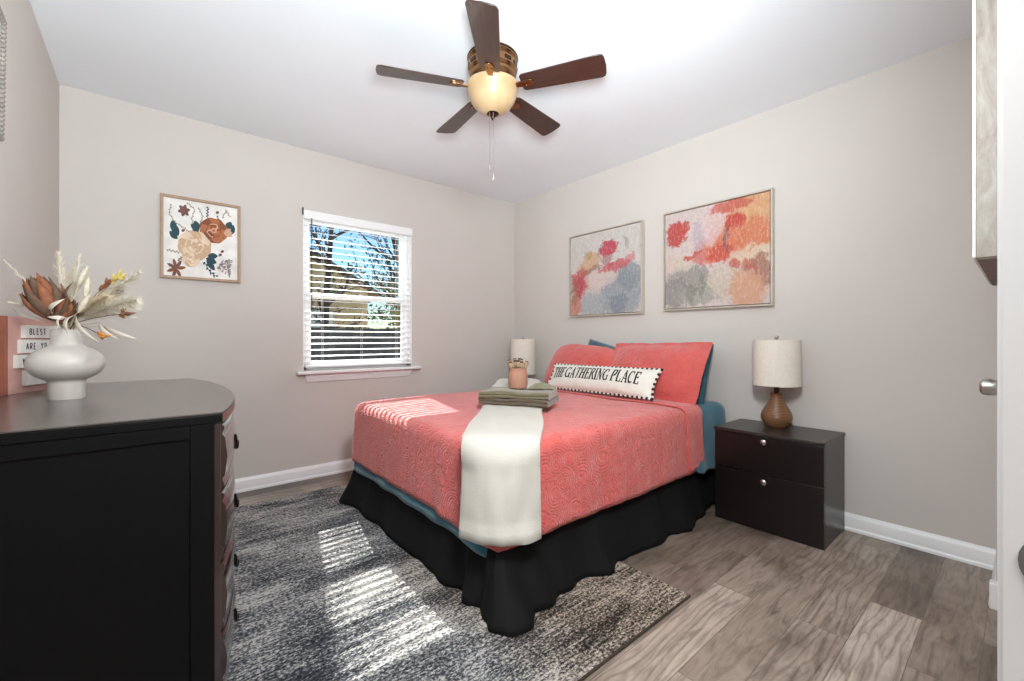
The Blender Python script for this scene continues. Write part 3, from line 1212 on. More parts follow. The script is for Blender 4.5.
QX1 = 2.52
m = drape(BX0 - 0.006, QX1, BY0 - 0.006, BY1 + 0.006, BZ, 0.13, 0.055, quilt_len, quilt_fold, 0.005, 0.02)
t = thing('quilt', 'coral red quilted bedspread spread over the bed', 'quilt', (BX0, (BY0 + BY1) / 2, 0))
for i, p in enumerate(m.v):
    m.v[i] = (p[0] - off.x, p[1] - off.y, p[2])
obj('quilt_body', m, M['coral'], t, smooth=60, solid=0.006)
# turned-back band along the head end
m = drape(2.20 - 0.058, QX1 + 0.012, BY0 - 0.014, BY1 + 0.014, BZ + 0.011, 0.13, 0.058, quilt_len, quilt_fold, 0.004, 0.02)
keep = [(v[0] >= 2.335) for v in m.v]
fs, mi = [], []
for f in m.f:
    if all(keep[i] for i in f):
        fs.append(f)
        mi.append(0)
used = sorted({i for f in fs for i in f})
rm = {u: k for k, u in enumerate(used)}
b2 = MB()
b2.v = [(m.v[u][0] - off.x, m.v[u][1] - off.y, m.v[u][2]) for u in used]
b2.f = [[rm[i] for i in f] for f in fs]
b2.mi = mi
obj('turned_back_band', b2, M['coral'], t, smooth=60, solid=0.008)


# ------------------------------------------------------------------ pillows
def pillow_surface(u, v, w, h, th, flange, rnd_c=0.0):
    """u,v in -1..1 over the stuffed part and flange; returns x, y, half thickness"""
    fx, fy = flange / (w / 2), flange / (h / 2)
    au = min(1.0, abs(u) / (1 - fx)) if fx else abs(u)
    av = min(1.0, abs(v) / (1 - fy)) if fy else abs(v)
    z = th / 2 * (max(0, 1 - au ** 2.6)) ** 0.62 * (max(0, 1 - av ** 2.6)) ** 0.62
    pinch = 0.045
    x = w / 2 * u * (1 - pinch * (1 - v * v) * abs(u) ** 3)
    y = h / 2 * v * (1 - pinch * (1 - u * u) * abs(v) ** 3)
    x *= math.sqrt(1 - rnd_c * v ** 4)
    y *= math.sqrt(1 - rnd_c * u ** 4)
    return x, y, z


def pillow(w, h, th, flange=0.0, sag=0.0, seed=0.0, nu=30, nv=22, edge=0.004, rnd_c=0.0):
    m = MB()
    front, back = [], []
    for j in range(nv + 1):
        v = -1 + 2 * j / nv
        fr, bk = [], []
        for i in range(nu + 1):
            u = -1 + 2 * i / nu
            x, y, z = pillow_surface(u, v, w, h, th, flange, rnd_c)
            wr = 0.008 * nz(x * 9, y * 9, seed) + 0.005 * nz(x * 21, y * 21, seed) * (1 if z > 0.003 else 1.3)
            bend = sag * (u * u - 0.4) * (1 + v) / 2
            fr.append((x, y + bend, edge / 2 + z + wr))
            bk.append((x, y + bend, -edge / 2 - z * 0.8 + wr * 0.5))
        front.append(fr)
        back.append(bk)
    m.grid(front)
    m.grid(back, flip=True)
    # rim
    ring_f = front[0] + [r[-1] for r in front[1:]] + front[-1][-2::-1] + [r[0] for r in front[-2:0:-1]]
    ring_b = back[0] + [r[-1] for r in back[1:]] + back[-1][-2::-1] + [r[0] for r in back[-2:0:-1]]
    n = len(ring_f)
    m.add(ring_f + ring_b, [(i, (i + 1) % n, n + (i + 1) % n, n + i) for i in range(n)])
    return m


def pose(bottom, top, roll=0.0):
    """matrix: local y runs from bottom to top, local x along -y of the room, local z out towards the foot"""
    b, tp = Vector(bottom), Vector(top)
    yv = (tp - b).normalized()
    xv = Vector((math.sin(roll), -math.cos(roll), 0))
    xv = (xv - yv * xv.dot(yv)).normalized()
    zv = xv.cross(yv).normalized()
    mt = Matrix.Identity(4)
    for i in range(3):
        mt[i][0], mt[i][1], mt[i][2] = xv[i], yv[i], zv[i]
        mt[i][3] = (b[i] + tp[i]) / 2
    return mt


def put_pillow(name, label, w, h, th, fl, bottom, top, mat, roll=0.0, group=None, seed=0.0, sag=0.0, rnd_c=0.06):
    m = pillow(w, h, th, fl, sag, seed, rnd_c=rnd_c)
    mt = pose(bottom, top, roll)
    m.v = [tuple(mt @ Vector(p)) for p in m.v]
    o = obj(name, m, mat, smooth=60)
    return tag(o, label, 'pillow', group), mt


put_pillow('bed_pillow', 'dark teal pillow behind the nearer coral sham, by the nightstand', 0.66, 0.44, 0.15, 0.0,
           (2.70, 1.63, 0.632), (2.82, 1.63, 0.970), M['dteal'], 0.0, seed=3)
put_pillow('bed_pillow', 'dark teal pillow peeking over the farther coral sham', 0.60, 0.40, 0.14, 0.0,
           (2.70, 2.16, 0.632), (2.82, 2.08, 0.957), M['dteal'], 0.0, seed=5)
put_pillow('pillow_sham', 'coral quilted pillow sham leaning at the far side of the bed', 0.72, 0.43, 0.17, 0.0,
           (2.565, 2.30, 0.655), (2.735, 2.28, 0.945), M['coral'], 0.04, seed=7, sag=-0.02, rnd_c=0.30)
put_pillow('pillow_sham', 'coral quilted pillow sham with flanged edge nearest the nightstand', 0.78, 0.46, 0.15, 0.035,
           (2.525, 1.645, 0.650), (2.725, 1.645, 0.985), M['coral'], -0.05, seed=9, sag=0.0)

# lumbar pillow with lettering
LW, LH, LT = 0.95, 0.205, 0.11
root = thing('lumbar_pillow', 'long cream pillow lettered THE GATHERING PLACE with striped trim', 'pillow', (2.44, 1.93, 0.64))
mt = pose((2.375, 1.945, 0.668), (2.475, 1.945, 0.832), -0.02)
loc_m = Matrix.Translation(-root.location)
LM = loc_m @ mt
m = pillow(LW, LH, LT, 0.0, 0.0, 4.0, 40, 16)
m.v = [tuple(LM @ Vector(p)) for p in m.v]
body_mb = m


def on_pillow(x, y, lift=0.003):
    u, v = x / (LW / 2), y / (LH / 2)
    px, py, z = pillow_surface(u, v, LW, LH, LT, 0.0)
    return LM @ Vector((px, py, 0.002 + z + lift + 0.008 * nz(px * 9, py * 9, 4.0) + 0.005 * nz(px * 21, py * 21, 4.0)))


# black-and-white stitched border round the pillow
m = MB()
pts = []
nn_ = 200
for k in range(nn_):
    s = k / nn_ * 4
    e, q = int(s), s - int(s)
    uu, vv = [(-1 + 2 * q, -1), (1, -1 + 2 * q), (1 - 2 * q, 1), (-1, 1 - 2 * q)][e]
    pts.append((uu, vv))


def rim(uu, vv):
    x, y, z = pillow_surface(uu, vv, LW, LH, LT, 0.0)
    return x, y


per = 2 * (LW + LH)
ns = 132
for k in range(ns):
    d = k / ns * per
    if d < LW:
        a = (-LW / 2 + d, -LH / 2)
    elif d < LW + LH:
        a = (LW / 2, -LH / 2 + d - LW)
    elif d < 2 * LW + LH:
        a = (LW / 2 - (d - LW - LH), LH / 2)
    else:
        a = (-LW / 2, LH / 2 - (d - 2 * LW - LH))
    x, y, z = pillow_surface(a[0] / (LW / 2), a[1] / (LH / 2), LW, LH, LT, 0.0)
    m.ball((x, y, 0), (0.0105, 0.0105, 0.008), 8, 6, k % 2, LM)
obj('striped_trim', m, [M['ink'], M['white_felt']], root)


def stroke_quad(m, a, b, wa, wb, place, nseg=3):
    """a thick line from a to b as a thin slab on the pillow; widths measured across the line"""
    d = Vector((b[0] - a[0], b[1] - a[1]))
    n = Vector((-d.y, d.x))
    if n.length < 1e-9:
        return
    n.normalize()
    L, Rr = [], []
    for k in range(nseg + 1):
        f = k / nseg
        c = Vector((a[0] + d.x * f, a[1] + d.y * f))
        w = (wa + (wb - wa) * f) / 2
        L.append((c.x + n.x * w, c.y + n.y * w))
        Rr.append((c.x - n.x * w, c.y - n.y * w))
    rows = [[place(*p) for p in L], [place(*p) for p in Rr]]
    m.grid(rows)
    m.grid([[place(p[0], p[1], 0.001) for p in L], [place(p[0], p[1], 0.001) for p in Rr]], flip=True)


TH, TN, SF = 0.20, 0.075, 0.07      # thick, thin, serif height (fractions of letter height)


def serif_letter(ch):
    """strokes in a unit-height box: (x0,y0,x1,y1,w) ; returns strokes and width"""
    if ch == 'T':
        return [(.40, 0, .40, 1, TH), (.02, .965, .78, .965, TN), (.05, .97, .05, .76, TN), (.75, .97, .75, .76, TN), (.24, .03, .56, .03, SF)], .80
    if ch == 'H':
        return [(.17, 0, .17, 1, TH), (.66, 0, .66, 1, TH), (.17, .52, .66, .52, TN), (.02, .03, .34, .03, SF), (.02, .97, .34, .97, SF),
                (.50, .03, .82, .03, SF), (.50, .97, .82, .97, SF)], .84
    if ch == 'E':
        return [(.17, 0, .17, 1, TH), (.03, .965, .64, .965, TN), (.03, .035, .66, .035, TN), (.17, .52, .48, .52, TN), (.62, .97, .62, .78, TN),
                (.64, .03, .64, .24, TN), (.48, .62, .48, .42, TN)], .69
    if ch == 'G':
        st = []
        pts = [(.42 + .36 * math.cos(R(a)), .5 + .47 * math.sin(R(a))) for a in range(50, 331, 28)]
        for i in range(len(pts) - 1):
            w = TN + (TH - TN) * max(0, -(pts[i][0] - .42) / .36)
            st.append((*pts[i], *pts[i + 1], w))
        st += [(.72, .02, .72, .40, TH * .85), (.56, .40, .86, .40, SF), (.67, .97, .67, .70, TN)]
        return st, .86
    if ch == 'A':
        return [(.12, 0, .42, 1, TN), (.40, 1, .70, 0, TH), (.22, .33, .60, .33, TN), (.0, .03, .26, .03, SF), (.54, .03, .86, .03, SF)], .84
    if ch == 'R':
        return [(.17, 0, .17, 1, TH), (.03, .03, .34, .03, SF), (.03, .965, .5, .965, TN), (.5, .965, .64, .87, TH * .7), (.64, .88, .64, .66, TH * .9),
                (.64, .66, .48, .53, TH * .7), (.17, .52, .5, .52, TN), (.42, .52, .70, .04, TH), (.62, .03, .82, .03, SF)], .80
    if ch == 'I':
        return [(.17, 0, .17, 1, TH), (.02, .03, .34, .03, SF), (.02, .97, .34, .97, SF)], .36
    if ch == 'N':
        return [(.14, 0, .14, 1, TN), (.12, .98, .68, .02, TH), (.68, 0, .68, 1, TN), (.0, .03, .28, .03, SF), (.0, .97, .2, .97, SF), (.54, .97, .82, .97, SF)], .84
    if ch == 'P':
        return [(.17, 0, .17, 1, TH), (.03, .03, .36, .03, SF), (.03, .965, .5, .965, TN), (.5, .965, .65, .86, TH * .7), (.65, .88, .65, .62, TH * .9),
                (.65, .63, .48, .46, TH * .7), (.17, .455, .5, .455, TN)], .74
    if ch == 'L':
        return [(.17, 0, .17, 1, TH), (.02, .97, .34, .97, SF), (.03, .035, .64, .035, TN), (.62, .03, .62, .28, TN)], .67
    if ch == 'C':
        st = []
        pts = [(.42 + .36 * math.cos(R(a)), .5 + .47 * math.sin(R(a))) for a in range(48, 316, 26)]
        for i in range(len(pts) - 1):
            w = TN + (TH - TN) * max(0, -(pts[i][0] - .42) / .36)
            st.append((*pts[i], *pts[i + 1], w))
        st += [(.68, .97, .68, .70, TN)]
        return st, .78
    return [], .3


m = body_mb
m.cur = 1
LHT = 0.090
text = 'THE GATHERING PLACE'
tot = sum(serif_letter(c)[1] + .07 for c in text)
sx = 0.80 / tot
xc = -0.425
for c in text:
    st, wd = serif_letter(c)
    for (a0, b0, a1, b1, w) in st:
        vert = abs(a1 - a0) < abs(b1 - b0)
        ww = w * (sx if vert else LHT)
        stroke_quad(m, (xc + a0 * sx, -0.028 + b0 * LHT), (xc + a1 * sx, -0.028 + b1 * LHT), ww, ww, on_pillow)
    xc += (wd + .07) * sx
obj('pillow_body', m, [M['cream'], M['ink']], root, smooth=60)

# ------------------------------------------------------------------ throw, towels, pot
DV = Vector((0.69, 0.724, 0)).normalized()
NV = Vector((DV.y, -DV.x, 0))
C0 = Vector((0.994, 1.254, 0))
loops = []
THW = 0.165


def throw_loop(c, nrm, half, th, sag, wave):
    """flat rounded section: lateral NV, thickness along nrm, bent round the corner by sag"""
    lp = []
    prof = []
    K = 26
    for i in range(K + 1):
        s = -1 + 2 * i / K
        prof.append((s, 0.0))
    top = [(s, 1.0 - 0.25 * abs(s) ** 8) for s, _ in prof]
    bot = [(s, 0.02) for s, _ in reversed(prof)]
    for s, k in top + bot:
        e = 1.0 if abs(s) < 0.999 else 0.992
        p = c + NV * (s * half * e) + nrm * (th * k + wave * nz(s * 2.3 + c.x * 3, c.z * 5 + c.y * 3) * (1 if k > 0.5 else 0.0)) + DV * (sag * s * s)
        lp.append(tuple(p))
    return lp


LEN = 1.62
for i in range(40):
    tt = LEN - (LEN - 0.075) * i / 39
    th = 0.030 + (0.080 if tt > 1.2 else 0.080 * max(0, 1 - (1.2 - tt) / 0.12))
    if tt > LEN - 0.05:
        th *= max(0.35, (LEN - tt) / 0.05)
    half = THW * (1 + 0.05 * nz(tt * 4, 2)) * (1.0 if tt > 0.3 else 1 - 0.08 * (0.3 - tt) / 0.3)
    loops.append(throw_loop(C0 + DV * tt + Vector((0, 0, BZ + 0.004)), Vector((0, 0, 1)), half, th, 0.0, 0.006))
for i in range(1, 7):                                   # over the edge
    a = PI / 2 * i / 6
    rad = 0.072
    base = C0 + DV * (0.075 - rad * math.sin(a)) + Vector((0, 0, BZ + 0.004 - rad * (1 - math.cos(a))))
    nrm = (Vector((0, 0, 1)) * math.cos(a) - DV * math.sin(a)).normalized()
    loops.append(throw_loop(base, nrm, THW * 0.92, 0.030, 0.055 * i / 6, 0.006))
z = BZ + 0.004 - 0.072
for i in range(1, 14):
    zz = z - i * 0.0215
    o_ = 0.004 * i / 13
    th = 0.030 + (0.012 if i >= 11 else 0)
    if i == 13:
        th = 0.030
    loops.append(throw_loop(C0 + DV * (0.003 - o_ - 0.010 * i / 13) + Vector((0, 0, zz)), -DV, THW * (0.92 + 0.03 * i / 13), th, 0.060, 0.016))
m = MB()
m.loops(loops)
o = obj('throw_blanket', m, M['fleece'], smooth=70, bevel=0.006)
tag(o, 'folded white fleece throw blanket hanging over the near foot corner of the bed', 'blanket')


def folded_cloth(w, d, nl, th, seed=0, wob=0.004, rad=None):
    """a towel folded nl times: ribbon zigzag section in (y,z), extruded along x"""
    pts = []
    gap = th * 1.02
    for k in range(nl):
        zc = th / 2 + k * gap
        fwd = (k % 2 == 0)
        seq = [0.5 - q / 6 for q in range(7)] if fwd else [-0.5 + q / 6 for q in range(7)]
        for q in seq:
            yy = q * (d - gap)
            pts.append((yy, zc))
        if k < nl - 1:
            sgn = -1 if fwd else 1
            for a in (30, 90, 150):
                pts.append((sgn * ((d - gap) / 2 + gap / 2 * math.sin(R(a))), zc + gap / 2 * (1 - math.cos(R(a)))))
    up, dn = [], []
    n = len(pts)
    for i, p in enumerate(pts):
        a, b = pts[max(0, i - 1)], pts[min(n - 1, i + 1)]
        tx, tz = b[0] - a[0], b[1] - a[1]
        L = math.hypot(tx, tz) or 1
        nx_, nz_ = -tz / L, tx / L
        up.append((p[0] + nx_ * th * .48, p[1] + nz_ * th * .48))
        dn.append((p[0] - nx_ * th * .48, p[1] - nz_ * th * .48))
    sec = up + dn[::-1]
    loops = []
    nx = 18
    for i in range(nx + 1):
        x = -w / 2 + w * i / nx
        sc_ = 1.0
        lp = []
        for (y, z) in sec:
            lp.append((x + wob * nz(z * 60, seed), y * sc_ + wob * nz(x * 9, z * 40, seed), z + wob * nz(x * 7, y * 9, seed) * (z / (nl * th))))
        loops.append(lp)
    m = MB()
    m.loops(loops)
    return m


TZ = BZ + 0.004 + 0.034
ta = R(-60)
TC = Vector((1.625, 1.865, TZ))


def place_mb(m, loc, rz, tiltx=0.0):
    mm = Matrix.Translation(loc) @ Matrix.Rotation(rz, 4, 'Z') @ Matrix.Rotation(tiltx, 4, 'X')
    m.v = [tuple(mm @ Vector(p)) for p in m.v]
    return m


m = place_mb(folded_cloth(0.40, 0.25, 4, 0.0085, 3.0, 0.012), TC, ta)
tag(obj('folded_towel', m, M['taupe'], smooth=60), 'taupe folded towel lying directly on the white throw, bottom of the stack', 'towel', 'towels stacked on the bed')
m = place_mb(folded_cloth(0.40, 0.24, 4, 0.0088, 8.0, 0.013), TC + Vector((0.0, 0.005, 0.0355)), ta + 0.06)
tag(obj('folded_towel', m, M['olive'], smooth=60), 'olive folded towel on top of the stack, carrying the clay pot', 'towel', 'towels stacked on the bed')
# crumpled washcloth beside the pot
PC = TC + DV * 0.05 + Vector((0.0, 0.0, 0.0735))
mm = MB()
rows = []
for i in range(17):
    row = []
    for j in range(13):
        u, v = i / 16, j / 12
        x = -0.075 + 0.15 * u
        y = -0.05 + 0.10 * v
        z = 0.004 + 0.030 * math.sin(PI * u) ** 0.7 * math.sin(PI * v) ** 0.6 * (0.7 + 0.3 * math.sin(v * 21)) + 0.004 * nz(x * 60, y * 60)
        row.append((x, y, z))
    rows.append(row)
mm.grid(rows)
mm.grid([[(p[0], p[1], 0.0005) for p in r] for r in rows], flip=True)
ring = rows[0] + [r[-1] for r in rows[1:]] + rows[-1][-2::-1] + [r[0] for r in rows[-2:0:-1]]
nr_ = len(ring)
mm.add(ring + [(p[0], p[1], 0.0005) for p in ring], [(i, (i + 1) % nr_, nr_ + (i + 1) % nr_, nr_ + i) for i in range(nr_)])
place_mb(mm, PC + Vector((0.075, -0.105, 0)) + DV * 0.05, ta + 0.15)
tag(obj('washcloth', mm, M['sage'], smooth=60), 'small sage washcloth bunched up right of the clay pot', 'washcloth')

t = thing('clay_pot', 'small pinkish clay pot standing on the olive towel', 'pot', PC - NV * 0.012)
m = MB()
m.lathe([(0.0, 0.001), (0.044, 0.001), (0.053, 0.006), (0.057, 0.03), (0.057, 0.07), (0.053, 0.098), (0.049, 0.108), (0.051, 0.114), (0.0515, 0.121),
         (0.047, 0.121), (0.045, 0.112), (0.048, 0.09), (0.048, 0.02), (0.0, 0.018)], (0, 0, 0), 28)
obj('pot_body', m, M['clay'], t, smooth=50)
rr = random.Random(5)
pot_c = Vector(t.location)
for k in range(11):
    a = 2 * PI * k / 11 + rr.uniform(-.2, .2)
    rad = 0.036 if k % 3 else 0.016
    b = pot_c + Vector((0.012 * math.cos(a), 0.012 * math.sin(a), 0.020))
    e = pot_c + Vector((rad * 1.5 * math.cos(a), rad * 1.5 * math.sin(a), 0.150 + rr.uniform(0, 0.026)))
    th_ = thing('dried_seed_pod', 'dried tan seed pod on a short stalk in the clay pot', 'dried flower', b, 0, 'seed pods in the clay pot')
    dv = e - b
    m = MB()
    m.tube([(0, 0, 0), tuple(dv * 0.8)], [0.0022, 0.0026], 6)
    obj('stalk', m, M['straw'], th_)
    m = MB()
    q = dv.to_track_quat('Z', 'Y').to_matrix().to_4x4()
    q.translation = dv * 0.72
    m.lathe([(0.003, 0), (0.010, 0.010), (0.0135, 0.026), (0.012, 0.038), (0.0, 0.040)], (0, 0, 0), 10, mat=q)
    obj('pod', m, M['tan_pod'], th_)
    m = MB()
    m.lathe([(0.0, 0.039), (0.010, 0.0395), (0.011, 0.044), (0.0, 0.045)], (0, 0, 0), 10, mat=q)
    obj('pod_crown', m, M['dark_pod'], th_)

# ------------------------------------------------------------------ nightstands and lamps
NX0, NY0, NW, ND, NH = 2.522, 0.628, 0.532, 0.372, 0.529


def nightstand(loc, label):
    """front faces -x; local origin at the middle of the base"""
    t = thing('nightstand', label, 'nightstand', loc, 0, 'espresso nightstands beside the bed')
    d, w, h = ND, NW, NH
    m = MB()
    m.box((-d / 2 + 0.016, -w / 2, 0), (d / 2, -w / 2 + 0.018, h - 0.018))
    m.box((-d / 2 + 0.016, w / 2 - 0.018, 0), (d / 2, w / 2, h - 0.018))
    m.box((d / 2 - 0.01, -w / 2 + 0.018, 0.0), (d / 2, w / 2 - 0.018, h - 0.018))
    m.box((-d / 2 + 0.02, -w / 2 + 0.018, 0.0), (d / 2 - 0.01, w / 2 - 0.018, 0.03))
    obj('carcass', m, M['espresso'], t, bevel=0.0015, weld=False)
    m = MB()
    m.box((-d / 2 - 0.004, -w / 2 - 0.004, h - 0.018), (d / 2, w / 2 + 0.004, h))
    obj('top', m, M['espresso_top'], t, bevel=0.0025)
    for z0, z1, kz in ((0.003, 0.306, 0.272), (0.3105, h - 0.021, 0.485)):
        m = MB()
        m.box((-d / 2, -w / 2 + 0.001, z0), (-d / 2 + 0.016, w / 2 - 0.001, z1))
        dr = obj('drawer', m, M['espresso'], t, bevel=0.0015)
        m = MB()
        m.lathe([(0.0, 0.0), (0.007, 0.0), (0.006, -0.010), (0.012, -0.014), (0.0155, -0.020), (0.0150, -0.025), (0.010, -0.029), (0.0, -0.030)],
                (-d / 2, 0, kz), 20, axis='x')
        obj('knob', m, M['nickel'], dr)
    return t


ns = nightstand((NX0 + ND / 2, NY0 + NW / 2, 0), 'dark espresso two-drawer nightstand right of the bed, under the nearer lamp')
dup(ns, (NX0 + ND / 2, 3.125, 0), 0, 'dark nightstand hidden behind the bed under the corner lamp')


def lamp(loc, label, kb=1.0, zs=0.240):
    t = thing('table_lamp', label, 'lamp', loc, 0)
    m = MB()
    m.lathe([(r_ * (0.5 + kb / 2), z_ * kb) for r_, z_ in ((0.0, 0.0), (0.052, 0.0), (0.056, 0.004), (0.070, 0.022), (0.080, 0.048), (0.080, 0.066), (0.073, 0.088), (0.058, 0.116), (0.043, 0.142),
             (0.034, 0.162), (0.030, 0.176), (0.033, 0.184), (0.034, 0.192), (0.028, 0.196), (0.0, 0.197))], (0, 0, 0), 36)
    obj('lamp_base', m, M['lampwood'], t, smooth=50)
    m = MB()
    m.lathe([(0.013, 0.196 * kb), (0.013, 0.225), (0.018, 0.228), (0.018, 0.275), (0.0, 0.277)], (0, 0, 0), 16)
    m.tube([(-0.02, 0, 0.225), (-0.055, 0, 0.28), (-0.055, 0, 0.42), (0, 0, 0.497)], 0.0018, 6)
    m.tube([(0.02, 0, 0.225), (0.055, 0, 0.28), (0.055, 0, 0.42), (0, 0, 0.497)], 0.0018, 6)
    obj('socket_and_harp', m, M['bronze_dark'], t, smooth=50, weld=False)
    m = MB()
    m.lathe([(0.1230, zs), (0.1200, 0.502), (0.1180, 0.502), (0.1210, zs), (0.1230, zs)], (0, 0, 0), 48)
    for k in range(3):
        a = 2 * PI * k / 3
        m.tube([(0.008 * math.cos(a), 0.008 * math.sin(a), 0.497), (0.119 * math.cos(a), 0.119 * math.sin(a), 0.497)], 0.0015, 5)
    obj('lamp_shade', m, M['shade'], t, smooth=50)
    m = MB()
    m.lathe([(0.004, 0.495), (0.005, 0.505), (0.010, 0.512), (0.0115, 0.520), (0.007, 0.528), (0.0, 0.531)], (0, 0, 0), 14)
    obj('finial', m, M['nickel'], t, smooth=50)
    return t


lamp((2.785, 0.925, NH), 'table lamp with pear shaped wooden base on the nightstand right of the bed')
lamp((2.745, 3.10, NH), 'table lamp with tall drum shade standing in the far corner behind the bed', 0.8, 0.168)

# ------------------------------------------------------------------ paintings on the right wall
P1 = mat_painting('abstract_pink_grey_paint', (S(222, 216, 210), S(206, 200, 196)), [
    (.30, .30, .40, .30, 0, S(214, 200, 196), .8), (.75, .22, .30, .28, 30, S(150, 160, 168), .85), (.86, .42, .17, .16, 35, S(140, 150, 158), .8),
    (.45, .12, .45, .14, 0, S(168, 178, 184), .7), (.72, .12, .14, .12, 0, S(120, 132, 142), .6), (.30, .62, .22, .10, 25, S(216, 172, 128), .8),
    (.28, .74, .08, .05, 20, S(190, 150, 86), .7), (.16, .40, .14, .20, -10, S(206, 92, 98), .9), (.14, .36, .08, .14, 0, S(192, 70, 84), .8),
    (.08, .12, .10, .16, 0, S(220, 138, 118), .85), (.06, .28, .05, .18, 0, S(160, 120, 86), .7), (.58, .78, .13, .10, 0, S(200, 62, 84), .95),
    (.56, .64, .09, .05, 10, S(170, 120, 120), .7), (.55, .55, .12, .05, 20, S(214, 96, 100), .85), (.72, .56, .16, .07, 15, S(206, 84, 96), .85),
    (.86, .62, .10, .07, 50, S(214, 120, 126), .7), (.32, .53, .16, .035, 22, S(168, 116, 96), .75), (.45, .76, .02, .10, -10, S(140, 120, 110), .6),
    (.45, .42, .25, .09, 0, S(230, 208, 200), .7), (.80, .82, .03, .09, 20, S(150, 140, 130), .5)], 1.0)
P2 = mat_painting('abstract_coral_orange_paint', (S(224, 206, 200), S(208, 192, 190)), [
    (.80, .75, .36, .36, 0, S(222, 156, 118), .9), (.90, .92, .20, .16, 0, S(222, 170, 122), .9), (.55, .58, .24, .16, 20, S(222, 122, 90), .85),
    (.50, .80, .12, .22, -20, S(228, 204, 204), .7), (.36, .66, .05, .22, 0, S(190, 172, 184), .6), (.58, .52, .14, .10, 0, S(210, 84, 62), .9),
    (.12, .78, .12, .13, 0, S(194, 66, 58), .95), (.20, .80, .07, .09, 0, S(200, 76, 64), .85), (.70, .80, .10, .08, 10, S(200, 70, 56), .95),
    (.70, .95, .20, .06, 8, S(204, 92, 76), .85), (.86, .62, .16, .20, 0, S(218, 122, 78), .8), (.90, .45, .18, .10, 0, S(226, 206, 180), .9),
    (.75, .44, .12, .08, 0, S(226, 196, 170), .8), (.92, .30, .12, .16, 20, S(168, 108, 84), .85), (.82, .32, .08, .12, 0, S(196, 96, 74), .7),
    (.60, .22, .30, .16, 0, S(210, 196, 180), .9), (.80, .14, .18, .18, 0, S(220, 162, 126), .85), (.24, .32, .24, .12, 0, S(158, 154, 148), .9),
    (.12, .16, .18, .18, 0, S(150, 146, 142), .9), (.34, .12, .20, .10, 0, S(168, 168, 156), .85), (.18, .48, .18, .08, 0, S(220, 204, 184), .8),
    (.30, .52, .12, .03, 12, S(206, 82, 66), .9), (.36, .48, .05, .05, 0, S(212, 104, 100), .7), (.64, .64, .03, .12, -8, S(120, 96, 96), .7),
    (.70, .38, .05, .05, -40, S(196, 74, 60), .8), (.38, .22, .04, .12, 0, S(120, 128, 116), .6), (.28, .14, .05, .10, 0, S(126, 132, 120), .6)], 5.0)


def painting(name, label, y_left, y_right, z0, z1, mat, depth=0.042):
    yc = (y_left + y_right) / 2
    t = thing(name, label, 'painting', (XR, yc, z0))
    w, h, f = abs(y_left - y_right), z1 - z0, 0.011
    m = MB()
    m.box((-depth, -w / 2, 0), (-0.001, -w / 2 + f, h))
    m.box((-depth, w / 2 - f, 0), (-0.001, w / 2, h))
    m.box((-depth, -w / 2 + f, 0), (-0.001, w / 2 - f, f))
    m.box((-depth, -w / 2 + f, h - f), (-0.001, w / 2 - f, h))
    obj('frame', m, M['silver_frame'], t, bevel=0.001, weld=False)
    m = MB()
    m.box((-0.020, -w / 2 + f, f), (-0.002, w / 2 - f, h - f))
    obj('backing', m, M['gap'], t)
    m = MB()
    g = f + 0.005
    m.box((-depth + 0.005, -w / 2 + g, g), (-0.020, w / 2 - g, h - g))
    obj('canvas', m, mat, t, bevel=0.001)
    return t


painting('abstract_painting', 'framed abstract canvas in pink and blue grey, left of the two over the bed', 2.621, 1.873, 1.229, 1.947, P1)
painting('abstract_painting', 'framed abstract canvas in coral and orange, right of the two over the bed', 1.697, 0.974, 1.239, 1.950, P2)

# ------------------------------------------------------------------ floral print on the far wall
FX0, FX1, FZ0, FZ1 = 0.046, 0.465, 1.413, 1.929
t = thing('floral_print', 'square-ish oak framed floral print hanging left of the window', 'picture', ((FX0 + FX1) / 2, YF, FZ0))
w, h, f, dp = FX1 - FX0, FZ1 - FZ0, 0.016, 0.030
m = MB()
m.box((-w / 2, -dp, 0), (-w / 2 + f, -0.001, h))
m.box((w / 2 - f, -dp, 0), (w / 2, -0.001, h))
m.box((-w / 2 + f, -dp, 0), (w / 2 - f, -0.001, f))
m.box((-w / 2 + f, -dp, h - f), (w / 2 - f, -0.001, h))
obj('frame', m, M['oak'], t, bevel=0.0015, weld=False)
pm = [M['paper'], plain('print_teal', S(44, 74, 82), .8), plain('print_rust', S(172, 108, 72), .8, 0, 60, .2), plain('print_rust_light', S(214, 168, 138), .8),
      plain('print_tan', S(204, 172, 140), .8, 0, 60, .12), plain('print_tan_light', S(226, 204, 180), .8), plain('print_plum', S(110, 78, 76), .8),
      plain('print_stem', S(156, 144, 134), .8), plain('print_rust_dark', S(134, 78, 52), .8), plain('print_mauve', S(148, 128, 132), .8)]
m = MB()
m.box((-w / 2 + f, -0.012, f), (w / 2 - f, -0.002, h - f), 0)
lay = [0]


def fp(u, v):
    """print coordinates (0..1) to local"""
    return (-w / 2 + f + u * (w - 2 * f), v * (h - 2 * f) + f)


def shape(pts, mi):
    lay[0] += 1
    y = -0.0122 - lay[0] * 0.000012
    vs = [(fp(u, v)[0], y, fp(u, v)[1]) for u, v in pts]
    m.add(vs, [tuple(range(len(vs)))], mi)


def ell(cx, cy, rx, ry, ang, mi, wob=0.0, n=22, ph=0.0):
    ca, sa = math.cos(R(ang)), math.sin(R(ang))
    pts = []
    for k in range(n):
        a = 2 * PI * k / n
        q = 1 + wob * math.sin(5 * a + ph)
        x, y = rx * q * math.cos(a), ry * q * math.sin(a)
        pts.append((cx + x * ca - y * sa, cy + x * sa + y * ca))
    shape(pts, mi)


